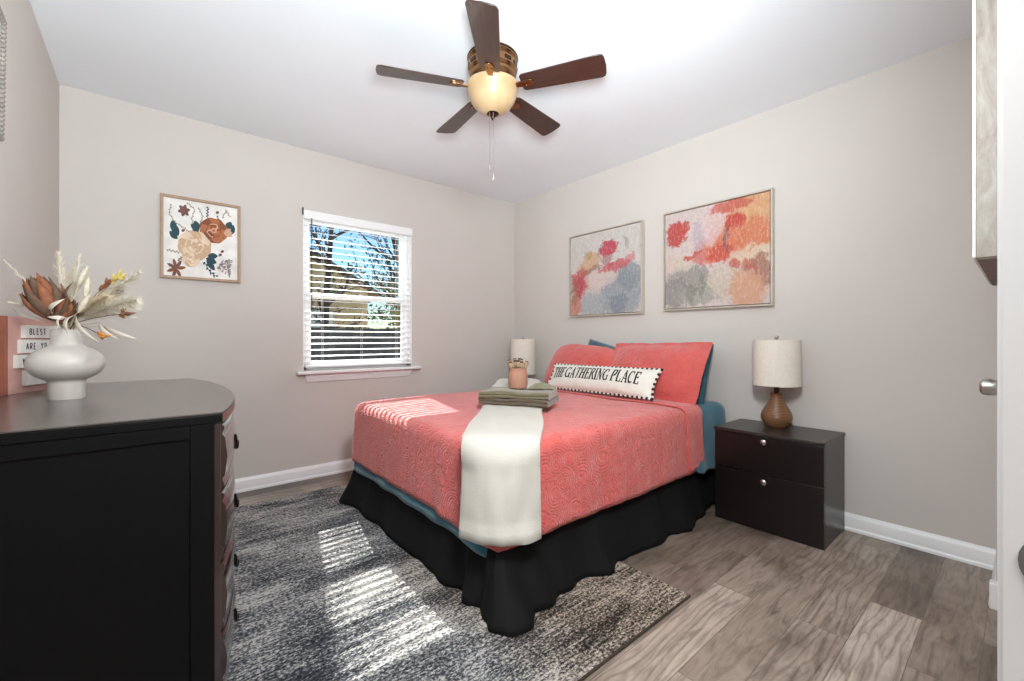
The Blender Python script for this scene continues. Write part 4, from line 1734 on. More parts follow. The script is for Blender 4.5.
def leaf2(cx, cy, L, wd, ang, mi):
    ca, sa = math.cos(R(ang)), math.sin(R(ang))
    pts = []
    for k in range(9):
        q = k / 8
        pts.append((L * q, wd * math.sin(PI * q) ** 0.8))
    for k in range(7, 0, -1):
        q = k / 8
        pts.append((L * q, -wd * math.sin(PI * q) ** 0.8))
    shape([(cx + x * ca - y * sa, cy + x * sa + y * ca) for x, y in pts], mi)


def line2(pts, wd, mi):
    for a, b in zip(pts[:-1], pts[1:]):
        d = Vector((b[0] - a[0], b[1] - a[1]))
        if d.length < 1e-6:
            continue
        n = Vector((-d.y, d.x)).normalized() * wd / 2
        shape([(a[0] + n.x, a[1] + n.y), (a[0] - n.x, a[1] - n.y), (b[0] - n.x, b[1] - n.y), (b[0] + n.x, b[1] + n.y)], mi)


def rose(cx, cy, r, cols, ang=0):
    for k in range(7):
        a = 2 * PI * k / 7 + ang
        ell(cx + r * .55 * math.cos(a), cy + r * .42 * math.sin(a), r * .55, r * .42, math.degrees(a) + 90, cols[k % 2], .06, ph=k)
    for k in range(5):
        a = 2 * PI * k / 5 + ang + .5
        ell(cx + r * .3 * math.cos(a), cy + r * .24 * math.sin(a), r * .36, r * .22, math.degrees(a) + 90, cols[1 + k % 2], .08, ph=k)
        ell(cx + r * .33 * math.cos(a), cy + r * .26 * math.sin(a), r * .28, r * .13, math.degrees(a) + 90, cols[(k) % 2], .08, ph=k)
    ell(cx, cy, r * .22, r * .18, 20, cols[2], .1)
    ell(cx, cy, r * .12, r * .09, 20, cols[0], .1)


def twig(pts, mi, n=9, s=0.026):
    line2(pts, 0.010, mi)
    for k in range(n):
        q = k / (n - 1) * (len(pts) - 1.001)
        i = int(q)
        f_ = q - i
        a, b = pts[i], pts[i + 1]
        an = math.degrees(math.atan2(b[1] - a[1], b[0] - a[0]))
        leaf2(a[0] + (b[0] - a[0]) * f_, a[1] + (b[1] - a[1]) * f_, s, s * .26, an + (40 if k % 2 else -40), mi)


twig([(.10, .92), (.07, .80), (.14, .70), (.27, .63), (.38, .56)], 7, 16)
twig([(.30, .97), (.40, .90), (.36, .76), (.40, .66)], 7, 14)
twig([(.45, .93), (.51, .82), (.46, .68)], 7, 12)
twig([(.04, .33), (.20, .31)], 7, 8, .03)
twig([(.18, .20), (.27, .28)], 6, 8, .03)
twig([(.53, .22), (.60, .10), (.68, .04)], 1, 8, .045)
twig([(.58, .96), (.57, .82)], 1, 8, .03)
twig([(.78, .84), (.84, .95), (.88, .88)], 7, 8, .03)
twig([(.72, .86), (.70, .72)], 6, 6, .03)
for a in ((.14, .56, .16, .045, 100), (.19, .52, .18, .05, 118), (.18, .48, .14, .04, 140), (.46, .63, .13, .045, 150), (.45, .62, .14, .045, 110),
          (.46, .62, .10, .035, 190), (.84, .68, .14, .05, 60), (.90, .62, .15, .045, 75), (.55, .27, .16, .045, -20), (.56, .25, .18, .04, -50),
          (.57, .30, .15, .04, 5)):
    leaf2(*a, 1)
rose(.66, .65, .205, (2, 8, 3))
for a in (-10, 12, 34):
    leaf2(.80, .63, .13, .03, a, 3)
rose(.40, .42, .235, (4, 5, 4))
rose(.35, .23, .12, (5, 4, 5))
for k in range(6):
    leaf2(.26, .86, .085, .025, k * 60 + 15, 6)
ell(.26, .86, .02, .02, 0, 8)
for k in range(7):
    leaf2(.16, .10, .13, .022, k * 48 + 10, 6 if k % 2 else 8)
for q in range(70):
    u, v = rnd.random(), rnd.random()
    ell(.70 + .12 * u + .10 * v, .14 + .14 * v - .07 * (1 - v) * u, .010, .008, 0, 9 if q % 3 else 6, n=6)
    ell(.84 + .07 * (u - .5) * (1.2 - v) + .04, .04 + .24 * (1 - v) * 1.0, .011, .009, 0, 9 if q % 4 else 7, n=6)
for a in ((.25, .60), (.75, .33), (.78, .38), (.71, .90)):
    ell(a[0], a[1], .026, .018, 30, 6)
obj('print', m, pm, t, smooth=0, weld=False)

# ------------------------------------------------------------------ ceiling fan
FC = Vector((1.304, 1.700, H))
t = thing('ceiling_fan', 'brass ceiling fan with five dark walnut blades and a frosted bowl light', 'ceiling fan', (FC.x, FC.y, H))
m = MB()
m.lathe([(0.0, -0.001), (0.118, -0.001), (0.124, -0.006), (0.124, -0.022), (0.117, -0.028), (0.114, -0.034), (0.119, -0.040), (0.121, -0.075), (0.116, -0.082),
         (0.112, -0.088), (0.116, -0.095), (0.112, -0.118), (0.098, -0.135), (0.088, -0.140), (0.0, -0.141)], (0, 0, 0), 48)
obj('motor_housing', m, M['bronze'], t, smooth=35)
m = MB()
m.lathe([(0.125, -0.008), (0.127, -0.012), (0.125, -0.017)], (0, 0, 0), 48)
m.lathe([(0.085, -0.138), (0.085, -0.156), (0.070, -0.160), (0.070, -0.170), (0.0, -0.170)], (0, 0, 0), 36)
obj('trim_ring', m, M['bronze_dark'], t, smooth=35, weld=False)
m = MB()
for k in range(12):                                     # vent slots on the housing
    a = 2 * PI * k / 12
    m = MB()
    m.cbox((0.1205, 0, -0.058), (0.004, 0.036, 0.016), mat=Matrix.Rotation(a, 4, 'Z'))
    obj('vent_slot', m, M['bronze_dark'], t, weld=False)
ZB = -0.158
PITCH = R(13)
BR = 0.552
for k in range(5):
    a = R(12.1 + 72 * k)
    rot = Matrix.Rotation(a, 4, 'Z') @ Matrix.Translation((0, 0, ZB)) @ Matrix.Rotation(-PITCH, 4, 'X')
    m = MB()
    r0, r1, w0, w1 = 0.150, BR, 0.049, 0.065
    out = [(r0, -w0 * .8), (r0 + 0.012, -w0)]
    out += [(r0 + (r1 - r0 - 0.02) * q / 5, -(w0 + (w1 - w0) * q / 5)) for q in range(1, 6)]
    out += [(r1 - 0.006, -w1 * 0.9), (r1, -w1 * 0.7), (r1 + 0.004, 0), (r1, w1 * 0.7), (r1 - 0.006, w1 * 0.9)]
    out += [(r0 + (r1 - r0 - 0.02) * q / 5, (w0 + (w1 - w0) * q / 5)) for q in range(5, 0, -1)]
    out += [(r0 + 0.012, w0), (r0, w0 * .8)]
    m.prism(out, -0.003, 0.003)
    b = obj('fan_blade', m, M['blade'], t, bevel=0.0015, smooth=35)
    b.matrix_local = rot
    m = MB()
    m.prism([(0.075, -0.020), (0.130, -0.013), (0.185, -0.022), (0.205, -0.018), (0.214, 0), (0.205, 0.018), (0.185, 0.022), (0.130, 0.013), (0.075, 0.020)], -0.0095, -0.0032)
    m.prism([(0.078, -0.020), (0.100, -0.016), (0.100, 0.016), (0.078, 0.020)], -0.004, 0.024)
    for sx_, sy_ in ((0.175, -0.012), (0.175, 0.012), (0.200, 0)):
        m.lathe([(0.0, -0.0125), (0.004, -0.012), (0.005, -0.0095)], (sx_, sy_, 0), 8)
    obj('blade_iron', m, M['bronze'], b, bevel=0.001, smooth=35, weld=False)
m = MB()
m.lathe([(0.060, -0.168), (0.066, -0.172), (0.124, -0.150), (0.129, -0.146), (0.131, -0.152), (0.128, -0.162), (0.124, -0.166), (0.121, -0.190), (0.110, -0.220),
         (0.090, -0.248), (0.062, -0.270), (0.030, -0.282), (0.0, -0.285)], (0, 0, 0), 48)
obj('light_bowl', m, M['bowl'], t, smooth=40)
m = MB()
m.lathe([(0.0, -0.281), (0.030, -0.281), (0.031, -0.285), (0.022, -0.291), (0.011, -0.298), (0.009, -0.306), (0.004, -0.314), (0.0, -0.316)], (0, 0, 0), 20)
obj('bowl_finial', m, M['bronze_dark'], t, smooth=40)
RV = Vector((math.cos(R(YAW)), -math.sin(R(YAW)), 0))
for sgn, zb in ((-1, -0.545), (0.5, -0.590)):
    m = MB()
    p = RV * (0.012 * sgn) - Vector((DV.x, DV.y, 0)) * 0.026
    n = 60
    zt = -0.290
    for q in range(n):
        z = zt + (zb - zt) * q / n
        m.ball((p.x, p.y, z), 0.0021, 6, 4)
    m.tube([(p.x, p.y, zt), (p.x, p.y, zb)], 0.0009, 5)
    m.lathe([(0.0, 0.002), (0.0035, 0), (0.0045, -0.012), (0.0035, -0.030), (0.0, -0.032)], (p.x, p.y, zb), 10)
    obj('pull_chain', m, M['nickel'], t, weld=False)

# ------------------------------------------------------------------ dresser
DY0, DY1, DX0, DH = 1.328, 2.535, -0.372, 0.853
DCX, BOW = 0.142, 0.082
t = thing('dresser', 'black bow front dresser against the left wall with a worn dark top', 'dresser', (0, 0, 0))


def bow(y, y0, y1, xe, b):
    q = (y - (y0 + y1) / 2) / ((y1 - y0) / 2)
    return xe + b * max(0.0, 1 - abs(q) ** 2.2)


m = MB()
pts = [(DX0, DY0), (DCX, DY0)]
NB = 40
pts += [(bow(DY0 + (DY1 - DY0) * k / NB, DY0, DY1, DCX, BOW), DY0 + (DY1 - DY0) * k / NB) for k in range(1, NB)]
pts += [(DCX, DY1), (DX0, DY1)]
m.prism(pts, DH - 0.005, DH)
# rounded front edge below the top face: reddish worn wood
inner = [(x - 0.004, y) for x, y in pts[1:-1]]
low = [(DX0, DY0)] + [(DCX, DY0)] + pts[2:-2] + [(DCX, DY1), (DX0, DY1)]
m.prism(low, DH - 0.028, DH - 0.005, 1)
obj('top', m, [M['dresser_top'], M['black_wood']], t, bevel=0.003, smooth=30, weld=False)
m = MB()
edge = [(DCX, DY0 + 0.001)] + pts[2:-2] + [(DCX, DY1 - 0.001)]
m.grid([[(x + 0.0012, y, z) for x, y in edge] for z in (DH - 0.027, DH - 0.0045)], flip=True)
m.grid([[(x - 0.002, y, z) for x, y in edge] for z in (DH - 0.027, DH - 0.0045)])
obj('front_edge', m, M['red_wood'], t, smooth=30)
CB = 0.012                                          # carcass inset
m = MB()
body = [(DX0 + 0.01, DY0 + CB), (DCX - 0.016, DY0 + CB)]
body += [(bow(DY0 + (DY1 - DY0) * k / NB, DY0, DY1, DCX - 0.016, BOW), DY0 + (DY1 - DY0) * k / NB) for k in range(1, NB)]
body += [(DCX - 0.016, DY1 - CB), (DX0 + 0.01, DY1 - CB)]
m.prism(body, 0.085, DH - 0.028)
obj('carcass', m, M['dresser_front'], t, smooth=30)
# side panels with a raised frame
for ys, nm in ((DY0 + CB, -1), (DY1 - CB, 1)):
    m = MB()
    a, b_ = (ys - 0.009, ys) if nm < 0 else (ys, ys + 0.009)
    xa, xb = DX0 + 0.01, DCX - 0.016
    m.box((xb - 0.050, a, 0.060), (xb, b_, DH - 0.0285))
    m.box((xa, a, 0.060), (xa + 0.05, b_, DH - 0.0285))
    m.box((xa + 0.05, a, DH - 0.062), (xb - 0.05, b_, DH - 0.0285))
    m.box((xa + 0.05, a, 0.060), (xb - 0.05, b_, 0.13))
    y2 = (a + b_) / 2 + nm * -0.001
    m.box((xa + 0.05, min(y2, ys), 0.12), (xb - 0.05, max(y2, ys), DH - 0.06))
    obj('side_panel', m, M['black_wood'], t, bevel=0.0015, weld=False)
# corner posts
for yy in (DY0 + 0.005, DY1 - 0.033):
    m = MB()
    m.box((DCX - 0.018, yy, 0.06), (DCX - 0.002, yy + 0.028, DH - 0.03))
    obj('corner_post', m, M['dresser_front'], t, bevel=0.002)
# drawers: bowed fronts with rolled edges
zs = [0.115, 0.268, 0.452, 0.640, DH - 0.034]
for k in range(4):
    z0, z1 = zs[k] + 0.005, zs[k + 1] - 0.005
    prof = [(0.0, z0), (0.010, z0), (0.015, z0 + 0.006), (0.015, z0 + 0.012), (0.011, z0 + 0.020), (0.011, z0 + 0.026), (0.017, z0 + 0.036), (0.022, (z0 + z1) / 2),
            (0.017, z1 - 0.036), (0.011, z1 - 0.026), (0.011, z1 - 0.020), (0.015, z1 - 0.012), (0.015, z1 - 0.006), (0.010, z1), (0.0, z1)]
    loops = []
    ya, yb = DY0 + 0.036, DY1 - 0.036
    for q in range(NB + 1):
        y = ya + (yb - ya) * q / NB
        x = bow(y, DY0, DY1, DCX - 0.017, BOW)
        loops.append([(x + dx, y, z) for dx, z in prof])
    m = MB()
    m.loops(loops)
    d = obj('drawer', m, M['dresser_front'], t, smooth=30)
    for yp in (1.60, 2.24):
        xp = bow(yp, DY0, DY1, DCX - 0.017, BOW) + 0.014
        zp = (z0 + z1) / 2
        m = MB()
        m.lathe([(0.0, 0.0), (0.017, 0.0), (0.019, 0.003), (0.014, 0.006), (0.0, 0.007)], (xp, yp - 0.038, zp), 14, axis='x')
        m.lathe([(0.0, 0.0), (0.017, 0.0), (0.019, 0.003), (0.014, 0.006), (0.0, 0.007)], (xp, yp + 0.038, zp), 14, axis='x')
        m.tube([(xp + 0.003, yp - 0.038, zp), (xp + 0.008, yp - 0.036, zp - 0.006), (xp + 0.009, yp - 0.024, zp - 0.026), (xp + 0.009, yp, zp - 0.034),
                (xp + 0.009, yp + 0.024, zp - 0.026), (xp + 0.008, yp + 0.036, zp - 0.006), (xp + 0.003, yp + 0.038, zp)], 0.004, 8)
        obj('drawer_pull', m, M['iron'], d, smooth=50, weld=False)
m = MB()
loops = []
for q in range(NB + 1):
    y = DY0 + 0.02 + (DY1 - DY0 - 0.04) * q / NB
    x = bow(y, DY0, DY1, DCX - 0.014, BOW)
    zl = 0.062 + 0.030 * max(0, 1 - abs((y - (DY0 + DY1) / 2) / 0.45) ** 2)
    loops.append([(x - 0.02, y, zl), (x, y, zl), (x + 0.006, y, zl + 0.012), (x + 0.002, y, 0.112), (x - 0.02, y, 0.112)])
m.loops(loops)
obj('apron', m, M['dresser_front'], t, smooth=30)
for lx, ly in ((DX0 + 0.05, DY0 + 0.05), (DX0 + 0.05, DY1 - 0.05), (DCX - 0.05, DY0 + 0.05), (DCX - 0.05, DY1 - 0.05)):
    m = MB()
    zf = 0.0 if lx < 0 else 0.0125
    m.lathe([(0.020, zf), (0.024, zf + 0.01), (0.019, zf + 0.02), (0.030, 0.055), (0.032, 0.085)], (lx, ly, 0), 16)
    obj('leg', m, M['black_wood'], t, smooth=40)

# ------------------------------------------------------------------ letter board on the dresser
ta2 = R(25.5)
sdir = Vector((math.sin(ta2), math.cos(ta2), 0))
SBW, SBH, SBT = 0.20, 0.262, 0.022
sx_ = Vector((-0.361, 2.165, DH))
t = thing('word_board', 'dusty pink board with white word strips standing behind the white vase', 'sign', (sx_.x, sx_.y, DH), PI / 2 - ta2)
# local x runs along the board away from the camera, -y is the lettered face
m = MB()
m.box((0.0, 0.0, 0.0), (SBW, SBT, SBH))
obj('board', m, M['pink'], t, bevel=0.002)
m = MB()
m.box((-0.010, -0.001, 0.0), (0.0, SBT + 0.001, SBH + 0.001))
obj('board_edge', m, M['pink_edge'], t, bevel=0.0015)


def block_letter(ch):
    L = {'B': [(0, 0, 0, 1), (0, 1, .6, .95), (.6, .95, .6, .58), (.6, .55, 0, .52), (.65, .5, .65, .05), (.65, .04, 0, 0)],
         'L': [(0, 0, 0, 1), (0, 0, .55, 0)],
         'E': [(0, 0, 0, 1), (0, 1, .55, 1), (0, .5, .45, .5), (0, 0, .55, 0)],
         'S': [(.6, .9, .1, 1), (.05, 1, .05, .58), (.05, .55, .6, .45), (.6, .45, .6, .05), (.6, 0, 0, .06)],
         'T': [(0, 1, .7, 1), (.35, 0, .35, 1)],
         'A': [(0, 0, .35, 1), (.35, 1, .7, 0), (.12, .35, .58, .35)],
         'R': [(0, 0, 0, 1), (0, 1, .6, .95), (.6, .95, .6, .55), (.6, .52, 0, .5), (.25, .5, .65, 0)],
         'W': [(0, 1, .2, 0), (.2, 0, .4, .8), (.4, .8, .6, 0), (.6, 0, .8, 1)],
         'Y': [(0, 1, .35, .5), (.7, 1, .35, .5), (.35, .5, .35, 0)],
         'O': [(.1, 0, .55, 0), (.6, .05, .6, .95), (.55, 1, .1, 1), (.05, .95, .05, .05)],
         'H': [(0, 0, 0, 1), (.6, 0, .6, 1), (0, .5, .6, .5)]}
    return L.get(ch, [])


def word_plaque(x0, z0, wd, hh, word, lx):
    m = MB()
    m.box((x0, -0.013, z0), (x0 + wd, -0.0002, z0 + hh))
    m.cur = 1
    hx = hh * 0.46
    xc = x0 + lx

    def pl(x, y, lift=0.003):
        return (x, -0.0131 - lift * 0.2, y)
    for ch in word:
        for a in block_letter(ch):
            stroke_quad(m, (xc + a[0] * hx * .55, z0 + hh * .27 + a[1] * hx), (xc + a[2] * hx * .55, z0 + hh * .27 + a[3] * hx), 0.0030, 0.0030, pl, 1)
        xc += hx * 0.74
    obj('word_strip', m, [M['white_strip'], M['ink']], t, weld=False, smooth=0)


word_plaque(0.050, 0.190, 0.145, 0.044, 'BLEST', 0.018)
word_plaque(0.036, 0.138, 0.150, 0.046, 'ARE YO', 0.018)
word_plaque(0.020, 0.088, 0.120, 0.044, 'W', 0.020)
word_plaque(0.055, 0.026, 0.120, 0.052, '', 0.02)

# ------------------------------------------------------------------ vase and dried bouquet
VC = Vector((-0.200, 1.930, DH))
t = thing('vase', 'squat round white ceramic vase on the dresser holding dried flowers', 'vase', VC)
m = MB()
prof = [(0.0, 0.0), (0.060, 0.0), (0.062, 0.003), (0.061, 0.048)]
prof += [(0.128 * math.cos(R(q)), 0.111 + 0.060 * math.sin(R(q))) for q in range(-60, 64, 6)]
prof += [(0.055, 0.168), (0.0525, 0.174), (0.052, 0.190), (0.053, 0.214), (0.050, 0.216), (0.047, 0.214), (0.047, 0.178),
         (0.055, 0.162), (0.090, 0.145), (0.110, 0.115), (0.09, 0.075), (0.0, 0.06)]
prof = [(r_ * 0.70, z_) for r_, z_ in prof]
m.lathe(prof, (0, 0, 0), 56)
obj('vase_body', m, M['white_ceramic'], t, smooth=60)

CR = Vector((math.cos(R(YAW)), -math.sin(R(YAW)), 0))     # picture-right at the vase
CFw = Vector((math.sin(R(YAW)), math.cos(R(YAW)), 0))     # away from the camera
UP = Vector((0, 0, 1))
MP = 0.00316
NECK = VC + Vector((0, 0, 0.10))
rb = random.Random(3)


def bq(px, py, dep=0.0):
    """a point of the bouquet: direction from the viewer, and depth in front of or behind the vase's middle"""
    d = CFw.dot(VC) + dep
    return Vector((0, 0, CAMZ)) + (CFw + CR * ((px - 512) / 430.3) + UP * ((337.9 - py) / 430.3)) * d


def stem_root(dep=0.0):
    return NECK + Vector((rb.uniform(-.02, .02), rb.uniform(-.02, .02), rb.uniform(-0.02, 0.0)))


def curve3(a, b, lift, n=9):
    """stem leaving the vase upwards, then bending to b"""
    a, b = Vector(a), Vector(b)
    mid = VC + UP * 0.23 + (b - VC) * 0.12
    mid.z = VC.z + 0.235
    c = mid + (b - mid) * 0.45 + UP * lift
    pts = []
    for k in range(n + 1):
        q = k / n
        if q < 0.35:
            s = q / 0.35
            pts.append(a.lerp(mid, s))
        else:
            s = (q - 0.35) / 0.65
            pts.append(mid * (1 - s) ** 2 + c * (2 * s * (1 - s)) + b * s * s)
    return pts


def plume(px, py, dep, label, width=0.03, dens=260, lift=0.02, mat='ivory', frac=0.55, group='pampas plumes in the white vase', droop=0.3):
    b = bq(px, py, dep)
    a = stem_root()
    pts = curve3(a, b, lift, 14)
    t = thing('pampas_plume', label, 'dried flower', a, 0, group)
    m = MB()
    m.tube([p - a for p in pts], [0.0016 * (1 - 0.6 * k / len(pts)) for k in range(len(pts))], 5)
    obj('stem', m, M['straw'], t)
    m = MB()
    n = len(pts)
    for k in range(dens):
        q = 1 - frac + frac * k / dens
        f = q * (n - 1.001)
        i = int(f)
        p = pts[i].lerp(pts[i + 1], f - i)
        tg = (pts[i + 1] - pts[i]).normalized()
        sd = Vector((rb.gauss(0, 1), rb.gauss(0, 1), rb.gauss(0, 1)))
        sd = (sd - tg * sd.dot(tg)).normalized()
        taper = math.sin(PI * min(1, (1 - (q - (1 - frac)) / frac) * 0.90 + 0.04)) ** 0.7
        L = width * (0.5 + 0.7 * rb.random()) * taper
        e = p + tg * L * 0.9 + sd * L * 0.75 + UP * (-droop * L * rb.random())
        mid = (p + e) / 2 + sd * L * 0.12
        w = tg.cross(sd).normalized() * 0.00075
        m.add([p - a - w, p - a + w, mid - a + w * .9, mid - a - w * .9, e - a], [(0, 1, 2, 3), (3, 2, 4)])
    obj('plume', m, M[mat], t, smooth=0, weld=False)


plume(58, 251, 0.05, 'ivory pampas plume standing upright behind the brown protea', 0.030, 420)
plume(80, 254, 0.07, 'ivory pampas plume standing upright left of the bunny tails', 0.030, 420)
plume(140, 272, 0.03, 'long white pampas plume reaching to the upper right', 0.042, 520)
plume(137, 300, -0.03, 'wide white pampas plume spreading to the right', 0.056, 620)
plume(120, 288, 0.06, 'pinkish pampas plume right of the bunny tails', 0.050, 560, mat='straw')
plume(108, 296, -0.02, 'straw coloured plume low on the right of the bouquet', 0.044, 420, mat='straw')
plume(3, 259, 0.04, 'thin grey green grass reaching to the upper left', 0.016, 110, frac=0.6)
plume(9, 302, -0.02, 'thin pale grass leaning far left over the pink board', 0.018, 130, 0.03, frac=0.6)
plume(17, 293, 0.03, 'wispy pale grass behind the protea on the left', 0.018, 120, 0.03, frac=0.6)
plume(72, 268, 0.10, 'soft beige plume in the middle back of the bouquet', 0.032, 260, mat='straw')


def petal(m, base, tip, width, cup, mi, outw):
    """pointed bract from base to tip with a cupped section"""
    ax = tip - base
    L = ax.length
    ax = ax / L
    sd = ax.cross(outw).normalized()
    o2 = sd.cross(ax).normalized()
    rows = []
    for k in range(7):
        q = k / 6
        wv = width * (math.sin(PI * (0.15 + 0.85 * q)) ** 0.8) * (1 if q < 0.98 else 0.02)
        c = base + ax * L * q + o2 * (cup * math.sin(PI * q))
        rows.append([c - sd * wv - o2 * wv * .35, c - sd * wv * .5, c + o2 * 0.0015, c + sd * wv * .5, c + sd * wv - o2 * wv * .35])
    m.grid(rows, mi)


def protea(px, py, bx, by, dep, size, label, group=None):
    b, e = bq(bx, by, dep * .6), bq(px, py, dep)
    a = stem_root()
    t = thing('protea_flower', label, 'dried flower', a, 0, group)
    m = MB()
    m.tube([Vector((0, 0, 0)), VC + UP * 0.225 - a, b - a], [0.004, 0.004, 0.005], 7)
    obj('stem', m, M['rust_dark'], t)
    ax = (e - b).normalized()
    s1 = ax.orthogonal().normalized()
    s2 = ax.cross(s1)
    L = size
    m = MB()
    for ringi, (nn, r0, r1, l0, l1, wd) in enumerate(((7, .08, .13, .05, 1.0, .13), (9, .13, .22, .02, .92, .13), (9, .15, .33, 0.0, .70, .12))):
        for k in range(nn):
            an = 2 * PI * (k + ringi * .4) / nn
            ow = s1 * math.cos(an) + s2 * math.sin(an)
            base = b + ow * r0 * L * .7 + ax * l0 * L
            tip = b + ow * r1 * L + ax * (l1 + rb.uniform(-.05, .05)) * L
            petal(m, base - a, tip - a, wd * L, 0.10 * L, 0 if (k + ringi) % 2 else 1, ow)
    obj('bracts', m, [M['rust'], M['rust_dark']], t, smooth=60, weld=False, solid=0.0012)
    m = MB()
    for k in range(60):
        an, q = rb.uniform(0, 2 * PI), rb.uniform(0, .16)
        ow = s1 * math.cos(an) + s2 * math.sin(an)
        p = b + ow * q * L
        m.tube([p - a, p + ax * L * (0.72 - q) + ow * .03 * L - a], [0.0012, 0.0007], 4)
    obj('flower_centre', m, M['rust_dark'], t, weld=False)


protea(34, 276, 56, 318, -0.02, 0.142, 'large brown protea with pointed bracts at the upper left of the bouquet')
protea(72, 296, 60, 322, -0.05, 0.085, 'smaller brown protea low in the middle of the bouquet')


def bunny(px, py, dep, label, ang, L=0.062):
    e = bq(px, py, dep)
    a = stem_root()
    t = thing('bunny_tail_grass', label, 'dried flower', a, 0, 'bunny tails in the white vase')
    pts = curve3(a, e, 0.01, 10)
    m = MB()
    m.tube([p - a for p in pts], 0.0014, 5)
    obj('stem', m, M['straw'], t)
    dr = (CR * math.sin(R(ang)) + UP * math.cos(R(ang))).normalized()
    q = dr.to_track_quat('Z', 'Y').to_matrix().to_4x4()
    q.translation = e - a
    m = MB()
    m.lathe([(0.0015, -0.003), (0.005, 0.004), (0.0078, L * .3), (0.0072, L * .6), (0.0045, L * .88), (0.0, L)], (0, 0, 0), 14, mat=q)
    for k in range(420):
        an, z = rb.uniform(0, 2 * PI), rb.uniform(0, 1)
        r = 0.0078 * math.sin(PI * (0.12 + 0.85 * z)) ** .6
        p = Vector((r * math.cos(an), r * math.sin(an), z * L))
        d = Vector((math.cos(an), math.sin(an), 0.8)).normalized() * 0.008
        w = Vector((-math.sin(an), math.cos(an), 0)) * 0.0005
        m.add([p - w, p + w, p + d], [(0, 1, 2)], mat=q)
    obj('fluffy_head', m, M['ivory'], t, smooth=60, weld=False)


bunny(78, 286, 0.0, 'ivory bunny tail grass arching at the top of the bouquet', 25, 0.068)
bunny(85, 296, -0.03, 'ivory bunny tail grass pointing up to the right', 12, 0.060)
bunny(79, 312, -0.06, 'ivory bunny tail grass lowest of the three', 30, 0.056)


def dry_leaf(p0, p1, wd, dep, label, mat='bleached', curl=0.012):
    b, e = bq(*p0, dep * .6), bq(*p1, dep)
    a = stem_root()
    t = thing('dried_leaf', label, 'dried leaf', a, 0, 'bleached leaves in the white vase')
    m = MB()
    m.tube([Vector((0, 0, 0)), VC + UP * 0.222 - a, b - a], [0.0013, 0.0013, 0.0012], 5)
    obj('stem', m, M['straw'], t)
    m = MB()
    ax = (e - b)
    L = ax.length
    ax.normalize()
    sd = ax.cross(-CFw).normalized()
    ou = sd.cross(ax)
    rows = []
    for k in range(10):
        q = k / 9
        w_ = 0.58 * wd * math.sin(PI * min(.995, 0.04 + q * .955)) ** .75
        c = b + ax * L * q + ou * curl * math.sin(PI * q) * 1.5
        rows.append([c - a - sd * w_ + ou * w_ * .3, c - a, c - a + sd * w_ + ou * w_ * .3])
    m.grid(rows)
    obj('leaf_blade', m, M[mat], t, smooth=60, solid=0.0008)


dry_leaf((66, 318), (47, 320 - 3), 0.010, -0.085, 'bleached leaf curling left over the rim of the vase')
dry_leaf((54, 314), (64, 299), 0.012, -0.085, 'bleached leaf lying across the brown proteas')
dry_leaf((76, 315), (68, 334), 0.011, -0.090, 'bleached leaf folding down in front of the vase neck')
dry_leaf((76, 316), (98, 342), 0.012, -0.080, 'bleached leaf hanging down right of the vase neck')
dry_leaf((104, 326), (138, 339), 0.011, -0.03, 'pale leaf stretching right, lowest of the bouquet')
dry_leaf((100, 322), (119, 340), 0.011, -0.05, 'pale leaf drooping between the orange buds and the right plume')
dry_leaf((110, 312), (138, 318), 0.010, 0.0, 'pale narrow leaf pointing right under the brown buds')
dry_leaf((44, 318), (22, 292), 0.010, 0.02, 'brown narrow leaf left of the large protea', 'rust_dark')
dry_leaf((44, 322), (14, 308), 0.008, 0.03, 'pale narrow leaf reaching left above the pink board')
dry_leaf((58, 322), (51, 306), 0.010, -0.07, 'brown leaf under the large protea', 'rust_dark')
dry_leaf((70, 305), (73, 282), 0.008, -0.02, 'brown leaf standing in the middle of the bouquet', 'rust_dark')
dry_leaf((68, 318), (60, 330), 0.007, -0.085, 'straw leaf at the mouth of the vase')


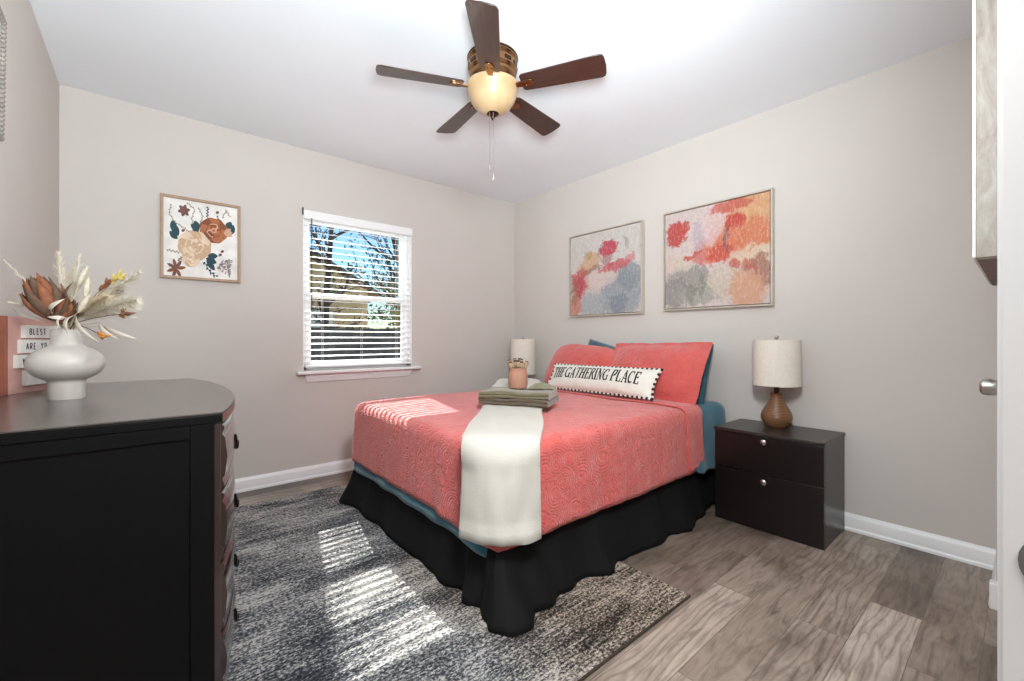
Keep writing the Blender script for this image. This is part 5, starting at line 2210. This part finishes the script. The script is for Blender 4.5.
def buds(px, py, dep, label, mat, n=9, spread=0.018, L=0.026):
    e = bq(px, py, dep)
    a = stem_root()
    t = thing('dried_bud_stem', label, 'dried flower', a, 0, 'bud stems in the white vase')
    pts = curve3(a, e, 0.012, 10)
    m = MB()
    m.tube([p - a for p in pts], 0.0013, 5)
    obj('stem', m, M['rust_dark'], t)
    tg = (pts[-1] - pts[-3]).normalized()
    m = MB()
    for k in range(n):
        d = (tg + Vector((rb.gauss(0, .35), rb.gauss(0, .35), rb.gauss(0, .35)))).normalized()
        q = d.to_track_quat('Z', 'Y').to_matrix().to_4x4()
        q.translation = e - a - tg * rb.uniform(0, spread * 1.6)
        m.lathe([(0.0012, 0), (0.0042, L * .35), (0.0036, L * .7), (0.0, L)], (0, 0, 0), 7, mat=q)
    obj('buds', m, M[mat], t, smooth=50, weld=False)


buds(104, 337, -0.08, 'orange dried buds hanging low right of the vase neck', 'orange', 14)
buds(126, 314, -0.02, 'brown orange dried buds at the right of the bouquet', 'rust', 13)
buds(119, 276, 0.02, 'yellow green bud spike at the upper right of the bouquet', 'yellowgreen', 10, 0.022)
buds(107, 284, 0.01, 'rust bud spike below the yellow green buds', 'rust', 10, 0.022)

# ------------------------------------------------------------------ beaded mirror on the left wall
t = thing('wall_mirror', 'wall mirror with a grey beaded rim at the top left edge, above the dresser', 'mirror', (XL, 2.0, 1.90))
t.rotation_euler = (R(-4.8), 0, 0)
m = MB()
m.box((0.004, -0.26, -0.192), (0.012, 0.145, 0.192))
obj('mirror_glass', m, M['mirror'], t)
m = MB()
m.box((0.001, -0.265, -0.197), (0.0039, 0.150, 0.197))
obj('backboard', m, M['trim'], t)
m = MB()
for k in range(26):
    z = -0.197 + 0.394 * k / 25
    m.ball((0.012, 0.152, z), 0.0085, 8, 6)
    m.ball((0.012, -0.267, z), 0.0085, 8, 6)
for k in range(27):
    y = -0.267 + 0.419 * k / 26
    m.ball((0.012, y, 0.199), 0.0085, 8, 6)
    m.ball((0.012, y, -0.199), 0.0085, 8, 6)
obj('beaded_rim', m, M['bead'], t, weld=False)

bpy.context.view_layer.update()
